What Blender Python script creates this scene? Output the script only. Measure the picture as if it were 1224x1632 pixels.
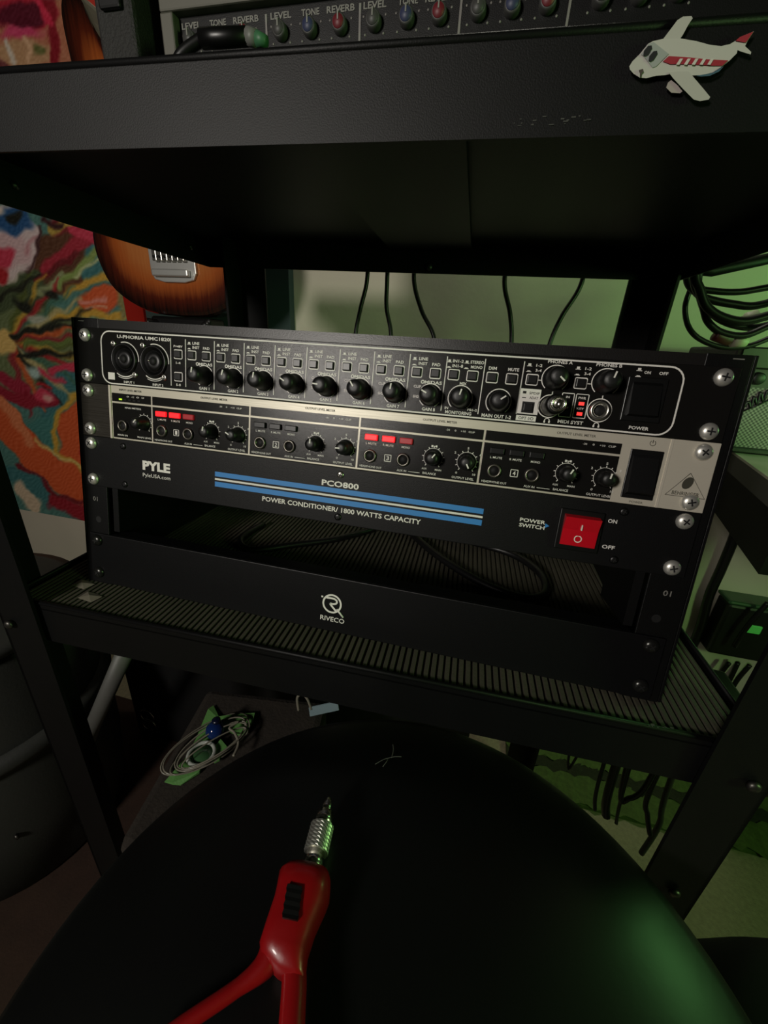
import bpy, bmesh, math, random
import numpy as np
from mathutils import Vector, Matrix
random.seed(7)
sc = bpy.context.scene
for o in list(bpy.data.objects): bpy.data.objects.remove(o)
C = sc.collection

# ------------------------------------------------------------------ camera / light
# work in millimetres; the rack front leans back 10.6 degrees; floor lies 800 mm below the working zero
F = 640.0
TILT = math.radians(10.6)
FLOOR = -800.0
def rot_xyz(rx, ry, rz):
    return np.array((Matrix.Rotation(rz, 3, 'Z') @ Matrix.Rotation(ry, 3, 'Y') @ Matrix.Rotation(rx, 3, 'X')))
R2W = np.array(Matrix.Rotation(-TILT, 3, 'X'))                  # rack frame -> world
CAM_R = R2W @ rot_xyz(1.35044411, -0.0987197, 0.22985901)
CAM_P = R2W @ np.array([95.944, -292.68, -52.143])
def m(v): return Vector((v[0] / 1000, v[1] / 1000, (v[2] - FLOOR) / 1000))
cam = bpy.data.cameras.new('camera'); camo = bpy.data.objects.new('camera', cam); C.objects.link(camo)
cam.sensor_fit = 'VERTICAL'; cam.sensor_height = 24; cam.lens = 24 * F / 1632; cam.clip_start = 0.01
camo.matrix_world = Matrix.Translation(m(CAM_P)) @ Matrix(CAM_R.tolist()).to_4x4()
sc.camera = camo
def ray(px, py): return CAM_R @ np.array([(px - 612) / F, (816 - py) / F, -1.0])
def at(px, py, ax, v):
    d = ray(px, py); return CAM_P + d * ((v - CAM_P[ax]) / d[ax])
def at_plane(px, py, p0, n):
    d = ray(px, py); n = np.array(n); return CAM_P + d * (np.dot(np.array(p0) - CAM_P, n) / np.dot(d, n))
def project(P):
    d = (np.asarray(P) - CAM_P) @ CAM_R
    return np.stack([612 + F * d[:, 0] / -d[:, 2], 816 - F * d[:, 1] / -d[:, 2]], 1)

w = bpy.data.worlds.new('room_air'); sc.world = w; w.use_nodes = True
w.node_tree.nodes['Background'].inputs[0].default_value = (0.55, 0.6, 0.6, 1)
w.node_tree.nodes['Background'].inputs[1].default_value = 0.01
sc.view_settings.view_transform = 'Standard'; sc.view_settings.look = 'None'
sc.view_settings.gamma = 1; sc.view_settings.use_curve_mapping = False
sc.view_settings.exposure = 0.0
def lamp(name, kind, pos, target, power, color, size):
    l = bpy.data.lights.new(name, kind); l.energy = power; l.color = color
    if kind == 'AREA': l.shape = 'DISK'; l.size = size
    else: l.shadow_soft_size = size
    o = bpy.data.objects.new(name, l); C.objects.link(o); o.location = m(pos)
    o.rotation_euler = (m(target) - m(pos)).to_track_quat('-Z', 'Y').to_euler()
    return o
lamp('room_lamp', 'AREA', (-440, -1120, 300), (0, 100, -60), 8.0, (1.0, 0.94, 0.86), 0.22)
lamp('wall_fill_light', 'AREA', (130, 420, 800), (130, 430, 0), 2.4, (1.0, 0.95, 0.82), 0.2)  # unseen fill light, added to brighten the back wall
lamp('green_desk_lamp', 'POINT', (760, 240, 40), (0, 0, 0), 1.9, (0.30, 1.0, 0.26), 0.07)
lamp('green_fill_light', 'AREA', (1040, -420, 60), (200, 60, -60), 2.6, (0.50, 1.0, 0.32), 0.20)  # second green light, unseen, added to tint the silver panel's right end

# ------------------------------------------------------------------ materials
def lin(c):
    f = lambda u: u / 12.92 if u <= 0.04045 else ((u + 0.055) / 1.055) ** 2.4
    return tuple(f(x / 255) for x in c) + (1,)
MATS = {}
def mat(name, rgb, rough=0.5, metal=0.0, bump=0.0, bscale=300, emit=0, var=0.0, vscale=40, spec=0.5, coat=0, trans=0, stretch=None):
    if name in MATS: return MATS[name]
    M = bpy.data.materials.new(name); M.use_nodes = True; nt = M.node_tree; b = nt.nodes['Principled BSDF']
    b.inputs['Base Color'].default_value = lin(rgb); b.inputs['Roughness'].default_value = rough
    b.inputs['Metallic'].default_value = metal; b.inputs['Specular IOR Level'].default_value = spec
    b.inputs['Coat Weight'].default_value = coat; b.inputs['Transmission Weight'].default_value = trans
    tc = nt.nodes.new('ShaderNodeTexCoord'); src = tc.outputs['Object']
    if stretch:
        mp = nt.nodes.new('ShaderNodeMapping'); mp.inputs['Scale'].default_value = stretch
        nt.links.new(src, mp.inputs[0]); src = mp.outputs[0]
    if emit:
        b.inputs['Emission Color'].default_value = lin(rgb); b.inputs['Emission Strength'].default_value = emit
    if var:
        n = nt.nodes.new('ShaderNodeTexNoise'); n.inputs['Scale'].default_value = vscale; n.inputs['Detail'].default_value = 6
        r = nt.nodes.new('ShaderNodeMapRange'); r.inputs[3].default_value = 1 - var; r.inputs[4].default_value = 1 + var
        h = nt.nodes.new('ShaderNodeHueSaturation'); h.inputs['Color'].default_value = lin(rgb)
        nt.links.new(src, n.inputs['Vector']); nt.links.new(n.outputs[0], r.inputs[0])
        nt.links.new(r.outputs[0], h.inputs['Value']); nt.links.new(h.outputs[0], b.inputs['Base Color'])
    if bump:
        n = nt.nodes.new('ShaderNodeTexNoise'); n.inputs['Scale'].default_value = bscale; n.inputs['Detail'].default_value = 3
        bp = nt.nodes.new('ShaderNodeBump'); bp.inputs['Strength'].default_value = bump; bp.inputs['Distance'].default_value = 0.001
        nt.links.new(src, n.inputs['Vector']); nt.links.new(n.outputs[0], bp.inputs['Height']); nt.links.new(bp.outputs[0], b.inputs['Normal'])
    MATS[name] = M; return M
steel = mat('black_powder_coated_steel', (9, 9, 9.5), 0.5, bump=0.12, bscale=1500, var=0.25, vscale=30, spec=.25)
rackm = mat('black_rack_paint', (10, 10, 10), 0.42, bump=0.15, bscale=1500, spec=.3)
panel = mat('anodised_black_panel', (26, 25, 24), 0.24, metal=0.15, bump=0.1, bscale=2500, spec=.28)
panel2 = mat('matte_black_panel', (13, 13, 13.5), 0.45, bump=0.12, bscale=2000, spec=.25)
plast = mat('black_plastic', (10, 10, 10), 0.36)
knobm = mat('soft_black_knob', (16, 16, 16), 0.42, bump=0.1, bscale=3000)
hole = mat('dark_socket', (4, 4, 4), 0.7)
ink = mat('white_print', (235, 232, 224), 0.5)
inkd = mat('grey_print', (120, 118, 112), 0.5)
silver = mat('brushed_silver_panel', (205, 198, 182), 0.42, metal=0.25, bump=0.1, bscale=900, stretch=(0.05, 1, 1))
chrome = mat('chrome', (225, 222, 214), 0.2, metal=1)
nickel = mat('brushed_nickel', (190, 188, 180), 0.32, metal=1)
blue = mat('blue_print', (52, 132, 205), 0.5)
rubber = mat('black_cable_rubber', (14, 14, 14), 0.38)
red_on = mat('red_lit_button', (255, 26, 34), 0.4, emit=1.15)
red_mid = mat('red_dim_button', (150, 25, 32), 0.4, emit=0.35)
red_led = mat('red_led', (255, 60, 55), 0.4, emit=1.2)
green_led = mat('green_led', (190, 255, 40), 0.4, emit=1.0)

# ------------------------------------------------------------------ mesh helper
class MB:
    def __init__(s): s.v = []; s.f = []; s.sm = []
    def add(s, vs, fs, smooth=False):
        k = len(s.v); s.v += [tuple(map(float, p)) for p in vs]
        s.f += [tuple(i + k for i in f) for f in fs]; s.sm += [smooth] * len(fs); return s
    def box(s, x0, x1, y0, y1, z0, z1, ch=0.0):
        if ch <= 0:
            v = [(x, y, z) for z in (z0, z1) for y in (y0, y1) for x in (x0, x1)]
            return s.add(v, [(0, 2, 3, 1), (4, 5, 7, 6), (0, 1, 5, 4), (2, 6, 7, 3), (0, 4, 6, 2), (1, 3, 7, 5)])
        bm = bmesh.new(); bmesh.ops.create_cube(bm, size=1)
        for q in bm.verts: q.co = (x0 + (q.co.x + .5) * (x1 - x0), y0 + (q.co.y + .5) * (y1 - y0), z0 + (q.co.z + .5) * (z1 - z0))
        bmesh.ops.bevel(bm, geom=bm.edges[:], offset=ch, segments=2, affect='EDGES', profile=0.5)
        bm.verts.ensure_lookup_table()
        s.add([q.co[:] for q in bm.verts], [[q.index for q in f.verts] for f in bm.faces]); bm.free(); return s
    def lathe(s, prof, o=(0, 0, 0), axis='y-', n=24, smooth=True, close=True):
        mp = {'y-': lambda a, b, h: (o[0] + a, o[1] - h, o[2] + b), 'z': lambda a, b, h: (o[0] + a, o[1] + b, o[2] + h),
              'x': lambda a, b, h: (o[0] + h, o[1] + a, o[2] + b)}[axis]
        vs = []; fs = []
        for r, h in prof:
            for i in range(n): t = 2 * math.pi * i / n; vs.append(mp(r * math.cos(t), r * math.sin(t), h))
        for k in range(len(prof) - 1):
            for i in range(n): j = (i + 1) % n; fs.append((k * n + i, k * n + j, k * n + n + j, k * n + n + i))
        s.add(vs, fs, smooth)
        if close:
            e = len(s.v) - len(vs)
            for k in (0, len(prof) - 1):
                if prof[k][0] > 1e-6: s.f.append(tuple(e + k * n + i for i in range(n))); s.sm.append(False)
        return s
    def tube(s, pts, r, n=8, closed=False):
        P = [Vector(p) for p in pts]; N = len(P); vs = []; fs = []; up = None
        for i in range(N):
            a = P[(i - 1) % N] if closed or i else P[0]; b = P[(i + 1) % N] if closed or i < N - 1 else P[-1]
            t = (b - a).normalized()
            if up is None: up = t.orthogonal().normalized()
            up = (up - t * up.dot(t)); up = up.normalized() if up.length > 1e-6 else t.orthogonal().normalized()
            sd = t.cross(up); rr = r[i] if isinstance(r, (list, tuple)) else r
            for k in range(n): q = 2 * math.pi * k / n; vs.append(P[i] + up * (rr * math.cos(q)) + sd * (rr * math.sin(q)))
        for i in range(N if closed else N - 1):
            for k in range(n):
                j = (i + 1) % N; l = (k + 1) % n; fs.append((i * n + k, i * n + l, j * n + l, j * n + k))
        if not closed: fs += [tuple(range(n)), tuple((N - 1) * n + k for k in range(n))]
        return s.add(vs, fs, True)
    def prism(s, pts, f0, f1):            # pts 2-D; f0, f1 turn a 2-D point into the near / far 3-D point
        n = len(pts)
        return s.add([f0(p) for p in pts] + [f1(p) for p in pts],
                     [tuple(range(n)), tuple(range(2 * n - 1, n - 1, -1))] + [(i, (i + 1) % n, n + (i + 1) % n, n + i) for i in range(n)])
    def strip(s, inner, outer):           # ring of quads between two closed loops
        n = len(inner); return s.add(list(inner) + list(outer), [(i, (i + 1) % n, n + (i + 1) % n, n + i) for i in range(n)])
    def build(s, name, material, parent=None, world=False, bevel=0):
        me = bpy.data.meshes.new(name)
        vs = s.v
        org = Vector((0, 0, 0))
        if parent is None:
            a = np.array(vs); org = Vector(((a[:, 0].min() + a[:, 0].max()) / 2, (a[:, 1].min() + a[:, 1].max()) / 2, a[:, 2].min()))
            vs = [(Vector(p) - org) / 1000 for p in vs]
        elif world:
            inv = MW[parent.name].inverted()
            vs = [inv @ m(p) for p in vs]
        else: vs = [Vector(p) / 1000 for p in vs]
        me.from_pydata([tuple(p) for p in vs], [], s.f)
        me.polygons.foreach_set('use_smooth', s.sm)
        bm = bmesh.new(); bm.from_mesh(me); bmesh.ops.recalc_face_normals(bm, faces=bm.faces[:])
        bm.to_mesh(me); bm.free()
        me.materials.append(material)
        o = bpy.data.objects.new(name, me); C.objects.link(o)
        if parent is None: o.location = m(org); MW[o.name] = Matrix.Translation(o.location)
        else:
            o.parent = parent; MW[o.name] = MW[parent.name]
        if bevel:
            b = o.modifiers.new('soft_edges', 'BEVEL'); b.width = bevel / 1000; b.segments = 2; b.limit_method = 'ANGLE'; b.angle_limit = math.radians(50)
        return o
MW = {}
def tag(o, label, cat, group=None, kind=None):
    o['label'] = label; o['category'] = cat
    if group: o['group'] = group
    if kind: o['kind'] = kind
    return o
def thing(name, label, cat, loc, rx=0, rz=0, group=None):
    o = bpy.data.objects.new(name, None); C.objects.link(o); o.empty_display_size = 0.02
    o.location = m(loc); o.rotation_euler = (rx, 0, rz)
    MW[o.name] = Matrix.Translation(m(loc)) @ Matrix.Rotation(rz, 4, 'Z') @ Matrix.Rotation(rx, 4, 'X')
    return tag(o, label, cat, group)
def struct(o): o['kind'] = 'structure'; return o
def inst(src, name, parent, off, spin=0, material=None):   # a copy that shares the mesh, placed in its parent's frame (mm)
    o = src.copy()
    if material: o.data = src.data.copy(); o.data.materials[0] = material
    o.name = name; C.objects.link(o); o.parent = parent
    o.location = Vector(off) / 1000; o.rotation_euler = (0, spin, 0); MW[o.name] = MW[parent.name]
    return o
def smooth_path(pts, k=8):
    P = [np.array(p, float) for p in pts]; out = []
    for i in range(len(P) - 1):
        a = P[max(i - 1, 0)]; b = P[i]; c = P[i + 1]; d = P[min(i + 2, len(P) - 1)]
        for j in range(k):
            t = j / k; out.append(0.5 * ((2 * b) + (c - a) * t + (2 * a - 5 * b + 4 * c - d) * t * t + (3 * b - a - 3 * c + d) * t ** 3))
    return out + [P[-1]]
def rrect(x0, x1, z0, z1, r, n=6):
    out = []
    for cx, cz, a in ((x1 - r, z1 - r, 0), (x0 + r, z1 - r, 90), (x0 + r, z0 + r, 180), (x1 - r, z0 + r, 270)):
        for i in range(n + 1): t = math.radians(a + 90 * i / n); out.append((cx + r * math.cos(t), cz + r * math.sin(t)))
    return out
# flat print: lettering collected per mesh, laid on the panel plane just proud of it
FONT = {}
def glyphs(txt, bold):
    if (txt, bold) in FONT: return FONT[(txt, bold)]
    cu = bpy.data.curves.new('t', 'FONT'); cu.body = txt; cu.size = 1; cu.offset = bold; cu.resolution_u = 2
    o = bpy.data.objects.new('t', cu); C.objects.link(o)
    dg = bpy.context.evaluated_depsgraph_get(); me = bpy.data.meshes.new_from_object(o.evaluated_get(dg))
    v = np.array([q.co[:2] for q in me.vertices]); f = [tuple(p.vertices) for p in me.polygons]
    v = (v - v.min(0)) / np.maximum(v.max(0) - v.min(0), 1e-6) - 0.5
    bpy.data.objects.remove(o); bpy.data.curves.remove(cu); bpy.data.meshes.remove(me)
    FONT[(txt, bold)] = (v, f); return v, f
def text(b, txt, x, z, wd, h, y=-0.25, bold=0.012, slant=0):
    v, f = glyphs(txt, bold)
    b.add([(x + p[0] * wd + slant * p[1] * h, y, z + p[1] * h) for p in v], f); return b
def rect(b, x0, x1, z0, z1, y=-0.25, d=0.2): return b.box(x0, x1, y, y + d, z0, z1)
def ringflat(b, x, z, r, wd, a0=0, a1=360, y=-0.25, n=28):
    vs = []; fs = []
    for i in range(n + 1):
        t = math.radians(a0 + (a1 - a0) * i / n)
        for q in (r - wd / 2, r + wd / 2): vs.append((x + q * math.sin(t), y, z + q * math.cos(t)))
    for i in range(n): fs.append((2 * i, 2 * i + 1, 2 * i + 3, 2 * i + 2))
    return b.add(vs, fs)
def framed(b, x0, x1, z0, z1, r, wd, y=-0.25):
    o = rrect(x0, x1, z0, z1, r); i = rrect(x0 + wd, x1 - wd, z0 + wd, z1 - wd, max(r - wd, 0.2))
    return b.strip([(p[0], y, p[1]) for p in i], [(p[0], y, p[1]) for p in o])

# ------------------------------------------------------------------ the room
wallm = mat('pale_wall_paint', (206, 200, 180), 0.8, bump=0.2, bscale=120, var=0.08, vscale=6)
WALL = 560.0
struct(MB().box(-1700, 1700, WALL, WALL + 60, FLOOR, 1550).build('wall_back', wallm))
carpet = mat('beige_carpet', (150, 140, 115), 0.95, bump=1.0, bscale=400, var=0.35, vscale=150)
struct(MB().box(-1760, 1760, -2060, WALL + 60, FLOOR - 40, FLOOR).build('floor', carpet))
darkm = mat('dark_studio_paint', (38, 38, 40), .8)
struct(MB().box(-1760, -1700, -2000, WALL, FLOOR, 1550).build('wall_left', darkm)); struct(MB().box(1700, 1760, -2000, WALL, FLOOR, 1550).build('wall_right', darkm))
struct(MB().box(-1760, 1760, -2060, -2000, FLOOR, 1550).build('wall_front', darkm)); struct(MB().box(-1760, 1760, -2060, WALL + 60, 1550, 1600).build('ceiling', darkm))
struct(MB().box(-1700, 1700, WALL - 14, WALL, FLOOR, FLOOR + 90).build('baseboard_back', mat('white_baseboard', (190, 186, 170), 0.6)))

# ------------------------------------------------------------------ cart
YAW = math.radians(2.0)
cart = thing('utility_cart', 'black steel utility cart carrying the equipment rack on its middle shelf', 'cart', (5, 0, FLOOR), rz=YAW)
def cartw(x, y, z): c, s = math.cos(YAW), math.sin(YAW); return np.array([5 + x * c - y * s, x * s + y * c, z])
def Z(z): return z - FLOOR
def pan(z_bot, z_top, lip, y0=-76, y1=284, x=297):
    b = MB(); t = 1.6
    b.box(-x, x, y0, y1, Z(z_top) - t, Z(z_top))
    b.box(-x, x, y0, y0 + t, Z(z_bot), Z(z_top) + lip); b.box(-x, x, y1 - t, y1, Z(z_bot), Z(z_top) + lip)
    b.box(-x, -x + t, y0 + t, y1 - t, Z(z_bot), Z(z_top) + lip); b.box(x - t, x, y0 + t, y1 - t, Z(z_bot), Z(z_top) + lip)
    # rolled lip and inward return flange
    b.tube([(-x, y0 + 1, Z(z_top) + lip), (x, y0 + 1, Z(z_top) + lip)], 1.8); b.tube([(-x + 1, y0, Z(z_top) + lip), (-x + 1, y1, Z(z_top) + lip)], 1.8)
    b.tube([(x - 1, y0, Z(z_top) + lip), (x - 1, y1, Z(z_top) + lip)], 1.8); b.tube([(-x, y1 - 1, Z(z_top) + lip), (x, y1 - 1, Z(z_top) + lip)], 1.8)
    return b
pan(85, 117, 0).build('shelf', steel, cart); pan(-264, -227.8, 5).build('shelf', steel, cart)
# stiffener under the upper shelf
MB().box(-40, 60, -70, 280, Z(109), Z(115)).build('stiffener', steel, cart)
for sx in (-1, 1):
    for fy, y in ((-1, -82), (1, 290)):
        X = 302 * sx if fy < 0 else (-256 if sx < 0 else 286); b = MB(); d = -fy
        b.box(min(X, X - 40 * sx), max(X, X - 40 * sx), min(y, y + 3 * d), max(y, y + 3 * d), 0, Z(117))
        b.box(min(X, X - 3 * sx), max(X, X - 3 * sx), min(y, y + 40 * d), max(y, y + 40 * d), 0, Z(117))
        b.build('leg', steel, cart)
bolt = mat('worn_bolt', (80, 78, 74), 0.4, metal=0.9)
proto_bolt = MB().lathe([(4.2, 0), (4.2, 1.5), (2.8, 3), (0.01, 3.3)], n=12).build('bolt', bolt, cart)
spots = [(-290, -84, -245), (-290, -84, -255 + 60), (290, -84, -245), (10, 282, 92), (285, -84, -700), (-285, -84, -700), (283, -84, -372)]
for i, (x, y, z) in enumerate(spots):
    (proto_bolt if i == 0 else inst(proto_bolt, 'bolt', cart, (0, 0, 0))).location = Vector((x, y, Z(z))) / 1000
for y in (25, 243):
    MB().lathe([(3.2, 0), (3.2, 1.2), (0.01, 2.2)], (-295.4, y, Z(101)), 'x', n=10).build('bolt', bolt, cart)
# scuffs on the steel
sc_ = MB()
for (px, py, l) in [(830, 192, 10), (860, 190, 14), (900, 188, 9), (925, 186, 12), (955, 44, 12), (970, 40, 8), (1040, 1160, 8), (1060, 1163, 14)]:
    P0 = at_plane(px, py, cartw(0, -78.0, 100 if py < 500 else -240), (math.sin(YAW), -math.cos(YAW), 0))
    for k in range(4):
        q = P0 + np.array([random.uniform(-1, 1) * l * .3, 0, random.uniform(-1.5, 1.5)])
        sc_.box(q[0], q[0] + random.uniform(.5, 2.2), q[1] + 1.7, q[1] + 2.2, q[2], q[2] + random.uniform(.2, .5))
sc_.build('scuff_marks', mat('scuffed_paint', (62, 62, 58), 0.7), cart, world=True)['kind'] = 'stuff'

# ribbed rubber mat lying in the middle shelf
b = MB(); X0, X1, Y0, Y1 = -291, 291, -71, 278
n = 112; p = (X1 - X0) / n
prof = []
for i in range(n):
    a = X0 + i * p; prof += [(a, 0), (a + p * .22, 0), (a + p * .34, 2.2), (a + p * .88, 2.2)]
prof.append((X1, 0))
vs = []
for (x, z) in prof:
    for y in (Y0, Y1): vs.append(cartw(x, y, -226.6 + z))
b.add(vs, [(2 * i, 2 * i + 1, 2 * i + 3, 2 * i + 2) for i in range(len(prof) - 1)])
c4 = [cartw(x, y, -227) for x, y in ((X0, Y0), (X1, Y0), (X1, Y1), (X0, Y1))]; b.add(c4, [(0, 1, 2, 3)])
tag(b.build('rubber_mat', mat('ribbed_rubber', (66, 63, 51), 0.75, bump=0.3, bscale=500, var=0.4, vscale=25)), 'dark ribbed rubber mat lining the cart shelf under the equipment rack', 'mat')
SHELF = -224.4
# crumbs of old tape on the mat
for i, (px, py) in enumerate([(132, 932), (143, 952)]):
    q = at(px, py, 2, SHELF); b = MB()
    b.add([q + np.array(v) for v in [(-9, -4, 0), (8, -6, .4), (11, 3, 1.2), (2, 6, .3), (-7, 5, 1.5), (0, 0, 2.5)]], [(0, 1, 5), (1, 2, 5), (2, 3, 5), (3, 4, 5), (4, 0, 5), (4, 3, 2, 1, 0)])
    tag(b.build('tape_scrap', mat('old_tape', (110, 105, 92), 0.5)), ('crumpled scrap of clear tape touching the rack foot on the ribbed mat' if i == 0 else 'wider crumpled tape scrap near the front lip of the middle shelf'), 'tape', 'tape scraps on the mat')

# ------------------------------------------------------------------ equipment rack (frame leaning back)
def rackthing(name, label, cat, z0=0): return thing(name, label, cat, R2W @ np.array([0, 0, z0]), rx=-TILT)
rack = rackthing('equipment_rack', 'black steel desktop rack frame leaning back on the cart shelf', 'rack', -228)
def rz(z): return z + 228
for s in (-1, 1):
    xs = sorted((s * 247, s * 222)); b = MB()
    b.box(xs[0], xs[1], 0.2, 2.4, rz(-228), rz(7.5))
    b.build('front_rail', rackm, rack, bevel=0.4)
    side = [(0.2, 7.5), (0.2, -227.6), (230, -227.6 + 229.8 * math.tan(TILT)), (230, -120), (70, 7.5)]
    xa, xb = s * 247.2, s * 249.2
    MB().prism(side, lambda q: (xa, q[0], rz(q[1])), lambda q: (xb, q[0], rz(q[1]))).build('side_plate', rackm, rack, bevel=0.3)
    q = MB()
    for k in range(15):
        z = -6.35 - 15.875 * k if k % 1 == 0 else 0
        if -176 < z < -152: q.lathe([(3, 0), (3, .15)], (s * 232.5, 0.12, rz(z)), n=12)
    q.build('rail_hole', hole, rack)
    text(MB(), '01', s * 235, rz(-146), 5, 4, y=0.05).build('lettering', inkd, rack)
    MB().box(s * 239 - 3, s * 239 + 3, -0.1, 0.1, rz(4.6), rz(5.2)).build('rail_mark', inkd, rack)
MB().box(-222, 222, 0.4, 2.4, rz(0.3), rz(7)).box(-222, 222, 2.4, 22, rz(5.4), rz(7)).build('top_bar', mat('satin_black_bar', (24, 22, 21), 0.36, bump=.1, bscale=1500), rack)
MB().box(-247, 247, 214, 230, rz(-150), rz(-120)).build('rear_bar', rackm, rack)
for s in (-1, 1):
    MB().box(min(s * 215, s * 221), max(s * 215, s * 221), 5, 60, rz(-176), rz(-134)).build('rail_bracket', rackm, rack)

# shared small hardware
def screw_mesh(parent):
    o = MB().lathe([(5.3, 0), (5.3, .6), (4.6, 1.9), (3.0, 2.9), (1.2, 3.2), (0.01, 3.2)], n=20).build('rack_screw', mat('zinc_screw', (225, 222, 214), .36, metal=.75), parent)
    MB().box(-2.3, 2.3, -3.35, -2.9, -.45, .45).box(-.45, .45, -3.36, -2.9, -2.3, 2.3).build('cross_slot', hole, o)
    return o
def knob_mesh(parent, r, h, ptr_r):
    o = MB().lathe([(r * 1.12, 0), (r * 1.12, 1.2), (r, 1.6), (r * .97, h * .55), (r * .86, h - 1.6), (r * .72, h - .4), (r * .3, h), (0.01, h)], n=28).build('knob', knobm, parent)
    MB().box(-.45, .45, -h - .15, -h + 1.4, ptr_r * .15, ptr_r * .84).build('pointer', ink, o)
    return o
SCREW0 = [None]
def screws(parent, zs, material=None):
    for s in (-1, 1):
        for z in zs:
            if SCREW0[0] is None: o = SCREW0[0] = screw_mesh(parent); o.location = Vector((s * 232.5, -2.3, z)) / 1000
            else:
                o = inst(SCREW0[0], 'rack_screw', parent, (s * 232.5, -2.3, z), random.uniform(0, 1.5), material)
                for c in list(SCREW0[0].children):
                    d = c.copy(); C.objects.link(d); d.parent = o
            o.rotation_euler = (0, random.uniform(0, 1.5), 0)
PROTO = {}
def put(kind, make, parent, off, spin=0, material=None):
    if kind not in PROTO:
        o = make(parent); PROTO[kind] = o; o.location = Vector(off) / 1000; o.rotation_euler = (0, spin, 0)
        if material: o.data.materials[0] = material
        return o
    src = PROTO[kind]; o = inst(src, src.name.split('.')[0], parent, off, spin, material)
    for c in list(src.children):
        d = c.copy(); C.objects.link(d); d.parent = o
    return o

# ---------------- audio interface (top unit)
ai = rackthing('audio_interface', 'black eight channel audio interface, topmost unit in the rack, white outlined front', 'audio interface', -44.2)
def az(z): return z + 44.2
MB().box(-241.3, 241.3, -2.2, 0, az(-44.2), az(-0.1)).build('front_panel', panel, ai, bevel=0.5)
MB().box(-216, 216, 2.6, 200, az(-43.4), az(-1)).build('chassis', rackm, ai)
P0 = -2.2 - .25
pr = MB(); framed(pr, -217.6, 212.6, az(-43.6), az(-1.7), 9, 1.0, P0)
seps = [-150.5, -137] + [-111.4 + 25.6 * k for k in range(8)] + [93.2, 118.2]
for x in seps: rect(pr, x - .3, x + .3, az(-40.5 if x < 118 else -38), az(-4.6), P0)
gx = [-120.2 + 25.6 * k for k in range(8)]
bx_ = [-143.7] + [g - 11.2 for g in gx] + [g + 1.7 for g in gx] + [73.4, 86, 99, 111.7, 124.5, 154.4]
btn = [(-143.7, -16.2), (-143.7, -33.2)] + [(g - 11, -16.2) for g in gx] + [(g + 1.8, -16.2) for g in gx] + [(73.4, -16.1), (86, -16.1), (99, -16.1), (111.7, -16.1), (124.5, -15.6), (154.4, -15.6)]
for (x, z) in btn: framed(pr, x - 3.9, x + 3.9, az(z) - 3.6, az(z) + 3.6, 1.1, .65, P0)
for g in gx:
    ringflat(pr, g, az(-31), 7.9, .6, -60, 60, P0); ringflat(pr, g, az(-31), 7.9, .6, 120, 150, P0); ringflat(pr, g, az(-31), 7.9, .6, 210, 240, P0)
for (x, z, a) in [(79.8, -30.9, 140), (105.5, -31.2, 140)]: ringflat(pr, x, az(z), 8.2, .6, -a, a, P0)
for x in (138.6, 169): ringflat(pr, x, az(-13.8), 8.2, .6, -140, 140, P0); ringflat(pr, x - .4, az(-31.3), 7.2, .6, 0, 360, P0); rect(pr, x - .3, x + .3, az(-24), az(-22), P0); rect(pr, x - 10.4, x - 8.2, az(-15.8), az(-15.3), P0)
for x in (-194.8, -166.5): ringflat(pr, x + .8, az(-23), 13.2, .7, -15, 95, P0); ringflat(pr, x, az(-23.2), 13.6, .8, 150, 215, P0); ringflat(pr, x, az(-23.2), 15, .5, 150, 205, P0)
framed(pr, 144.6, 152.4, az(-37.4), az(-22), .8, .5, P0); framed(pr, 153.2, 161.2, az(-37.4), az(-22), .8, .5, P0)
rect(pr, 118, 131.6, az(-37.6), az(-21.4), P0); rect(pr, 118.4, 131.2, az(-42), az(-38.6), P0)
rect(pr, -211.5, -205, az(-40), az(-34.4), P0)
pr.build('printed_outline', ink, ai)
t = MB()
def T(s, x, z, wd, h, bold=.022): text(t, s, x, az(z), wd, h, P0 - .02, bold)
def icon(x, z):                                                     # little button-out / button-in signs
    rect(t, x - .9, x + .9, az(z) + .2, az(z) + 1.8, P0 - .02); rect(t, x - 1.6, x + 1.6, az(z), az(z) + .35, P0 - .02)
    rect(t, x - .9, x + .9, az(z) - 3.2, az(z) - 2.6, P0 - .02); rect(t, x - 1.6, x + 1.6, az(z) - 3.5, az(z) - 3.15, P0 - .02)
T('U-PHORIA UMC1820', -176, -5.8, 50, 2.6); T('INPUT 1', -191, -41, 10, 1.9); T('INPUT 2', -163, -41, 10, 1.9)
T('P+48V', -143.7, -10.3, 8, 1.8); T('1-4', -143.7, -22.6, 4.2, 1.8); T('5-8', -143.7, -39.4, 4.2, 1.8)
for k, g in enumerate(gx):
    icon(g - 13.4, -8.3); T('LINE', g - 7.4, -7.2, 6.2, 2); T('INST', g - 7.4, -10.3, 6.2, 2); T('PAD', g + 1.8, -10.4, 5.6, 2)
    ringflat(t, g - 6.2, az(-22.3), 1, .6, 0, 360, P0 - .02); T('MIDAS', g + 1.2, -22.3, 12, 2.2)
    T('CLIP', g - 9.6, -25.6, 5.2, 1.8); T('SIG', g - 10, -32.4, 4, 1.8); T('GAIN %d' % (k + 1), g, -40.4, 9.2, 2.2, .02)
icon(69.5, -8.3); T('IN1-2', 75.4, -7.2, 7.2, 2); T('IN1-8', 75.4, -10.3, 7.2, 2); icon(81.2, -8.3); T('STEREO', 88, -7.2, 9, 2); T('MONO', 88, -10.3, 7.6, 2)
T('MIX', 80.6, -21.4, 4.6, 1.8); T('IN', 71.4, -38.2, 2.4, 1.6); T('PB1-2', 89, -38.2, 6.4, 1.6); T('MONITORING', 79.8, -40.9, 18, 2.2, .02)
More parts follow.
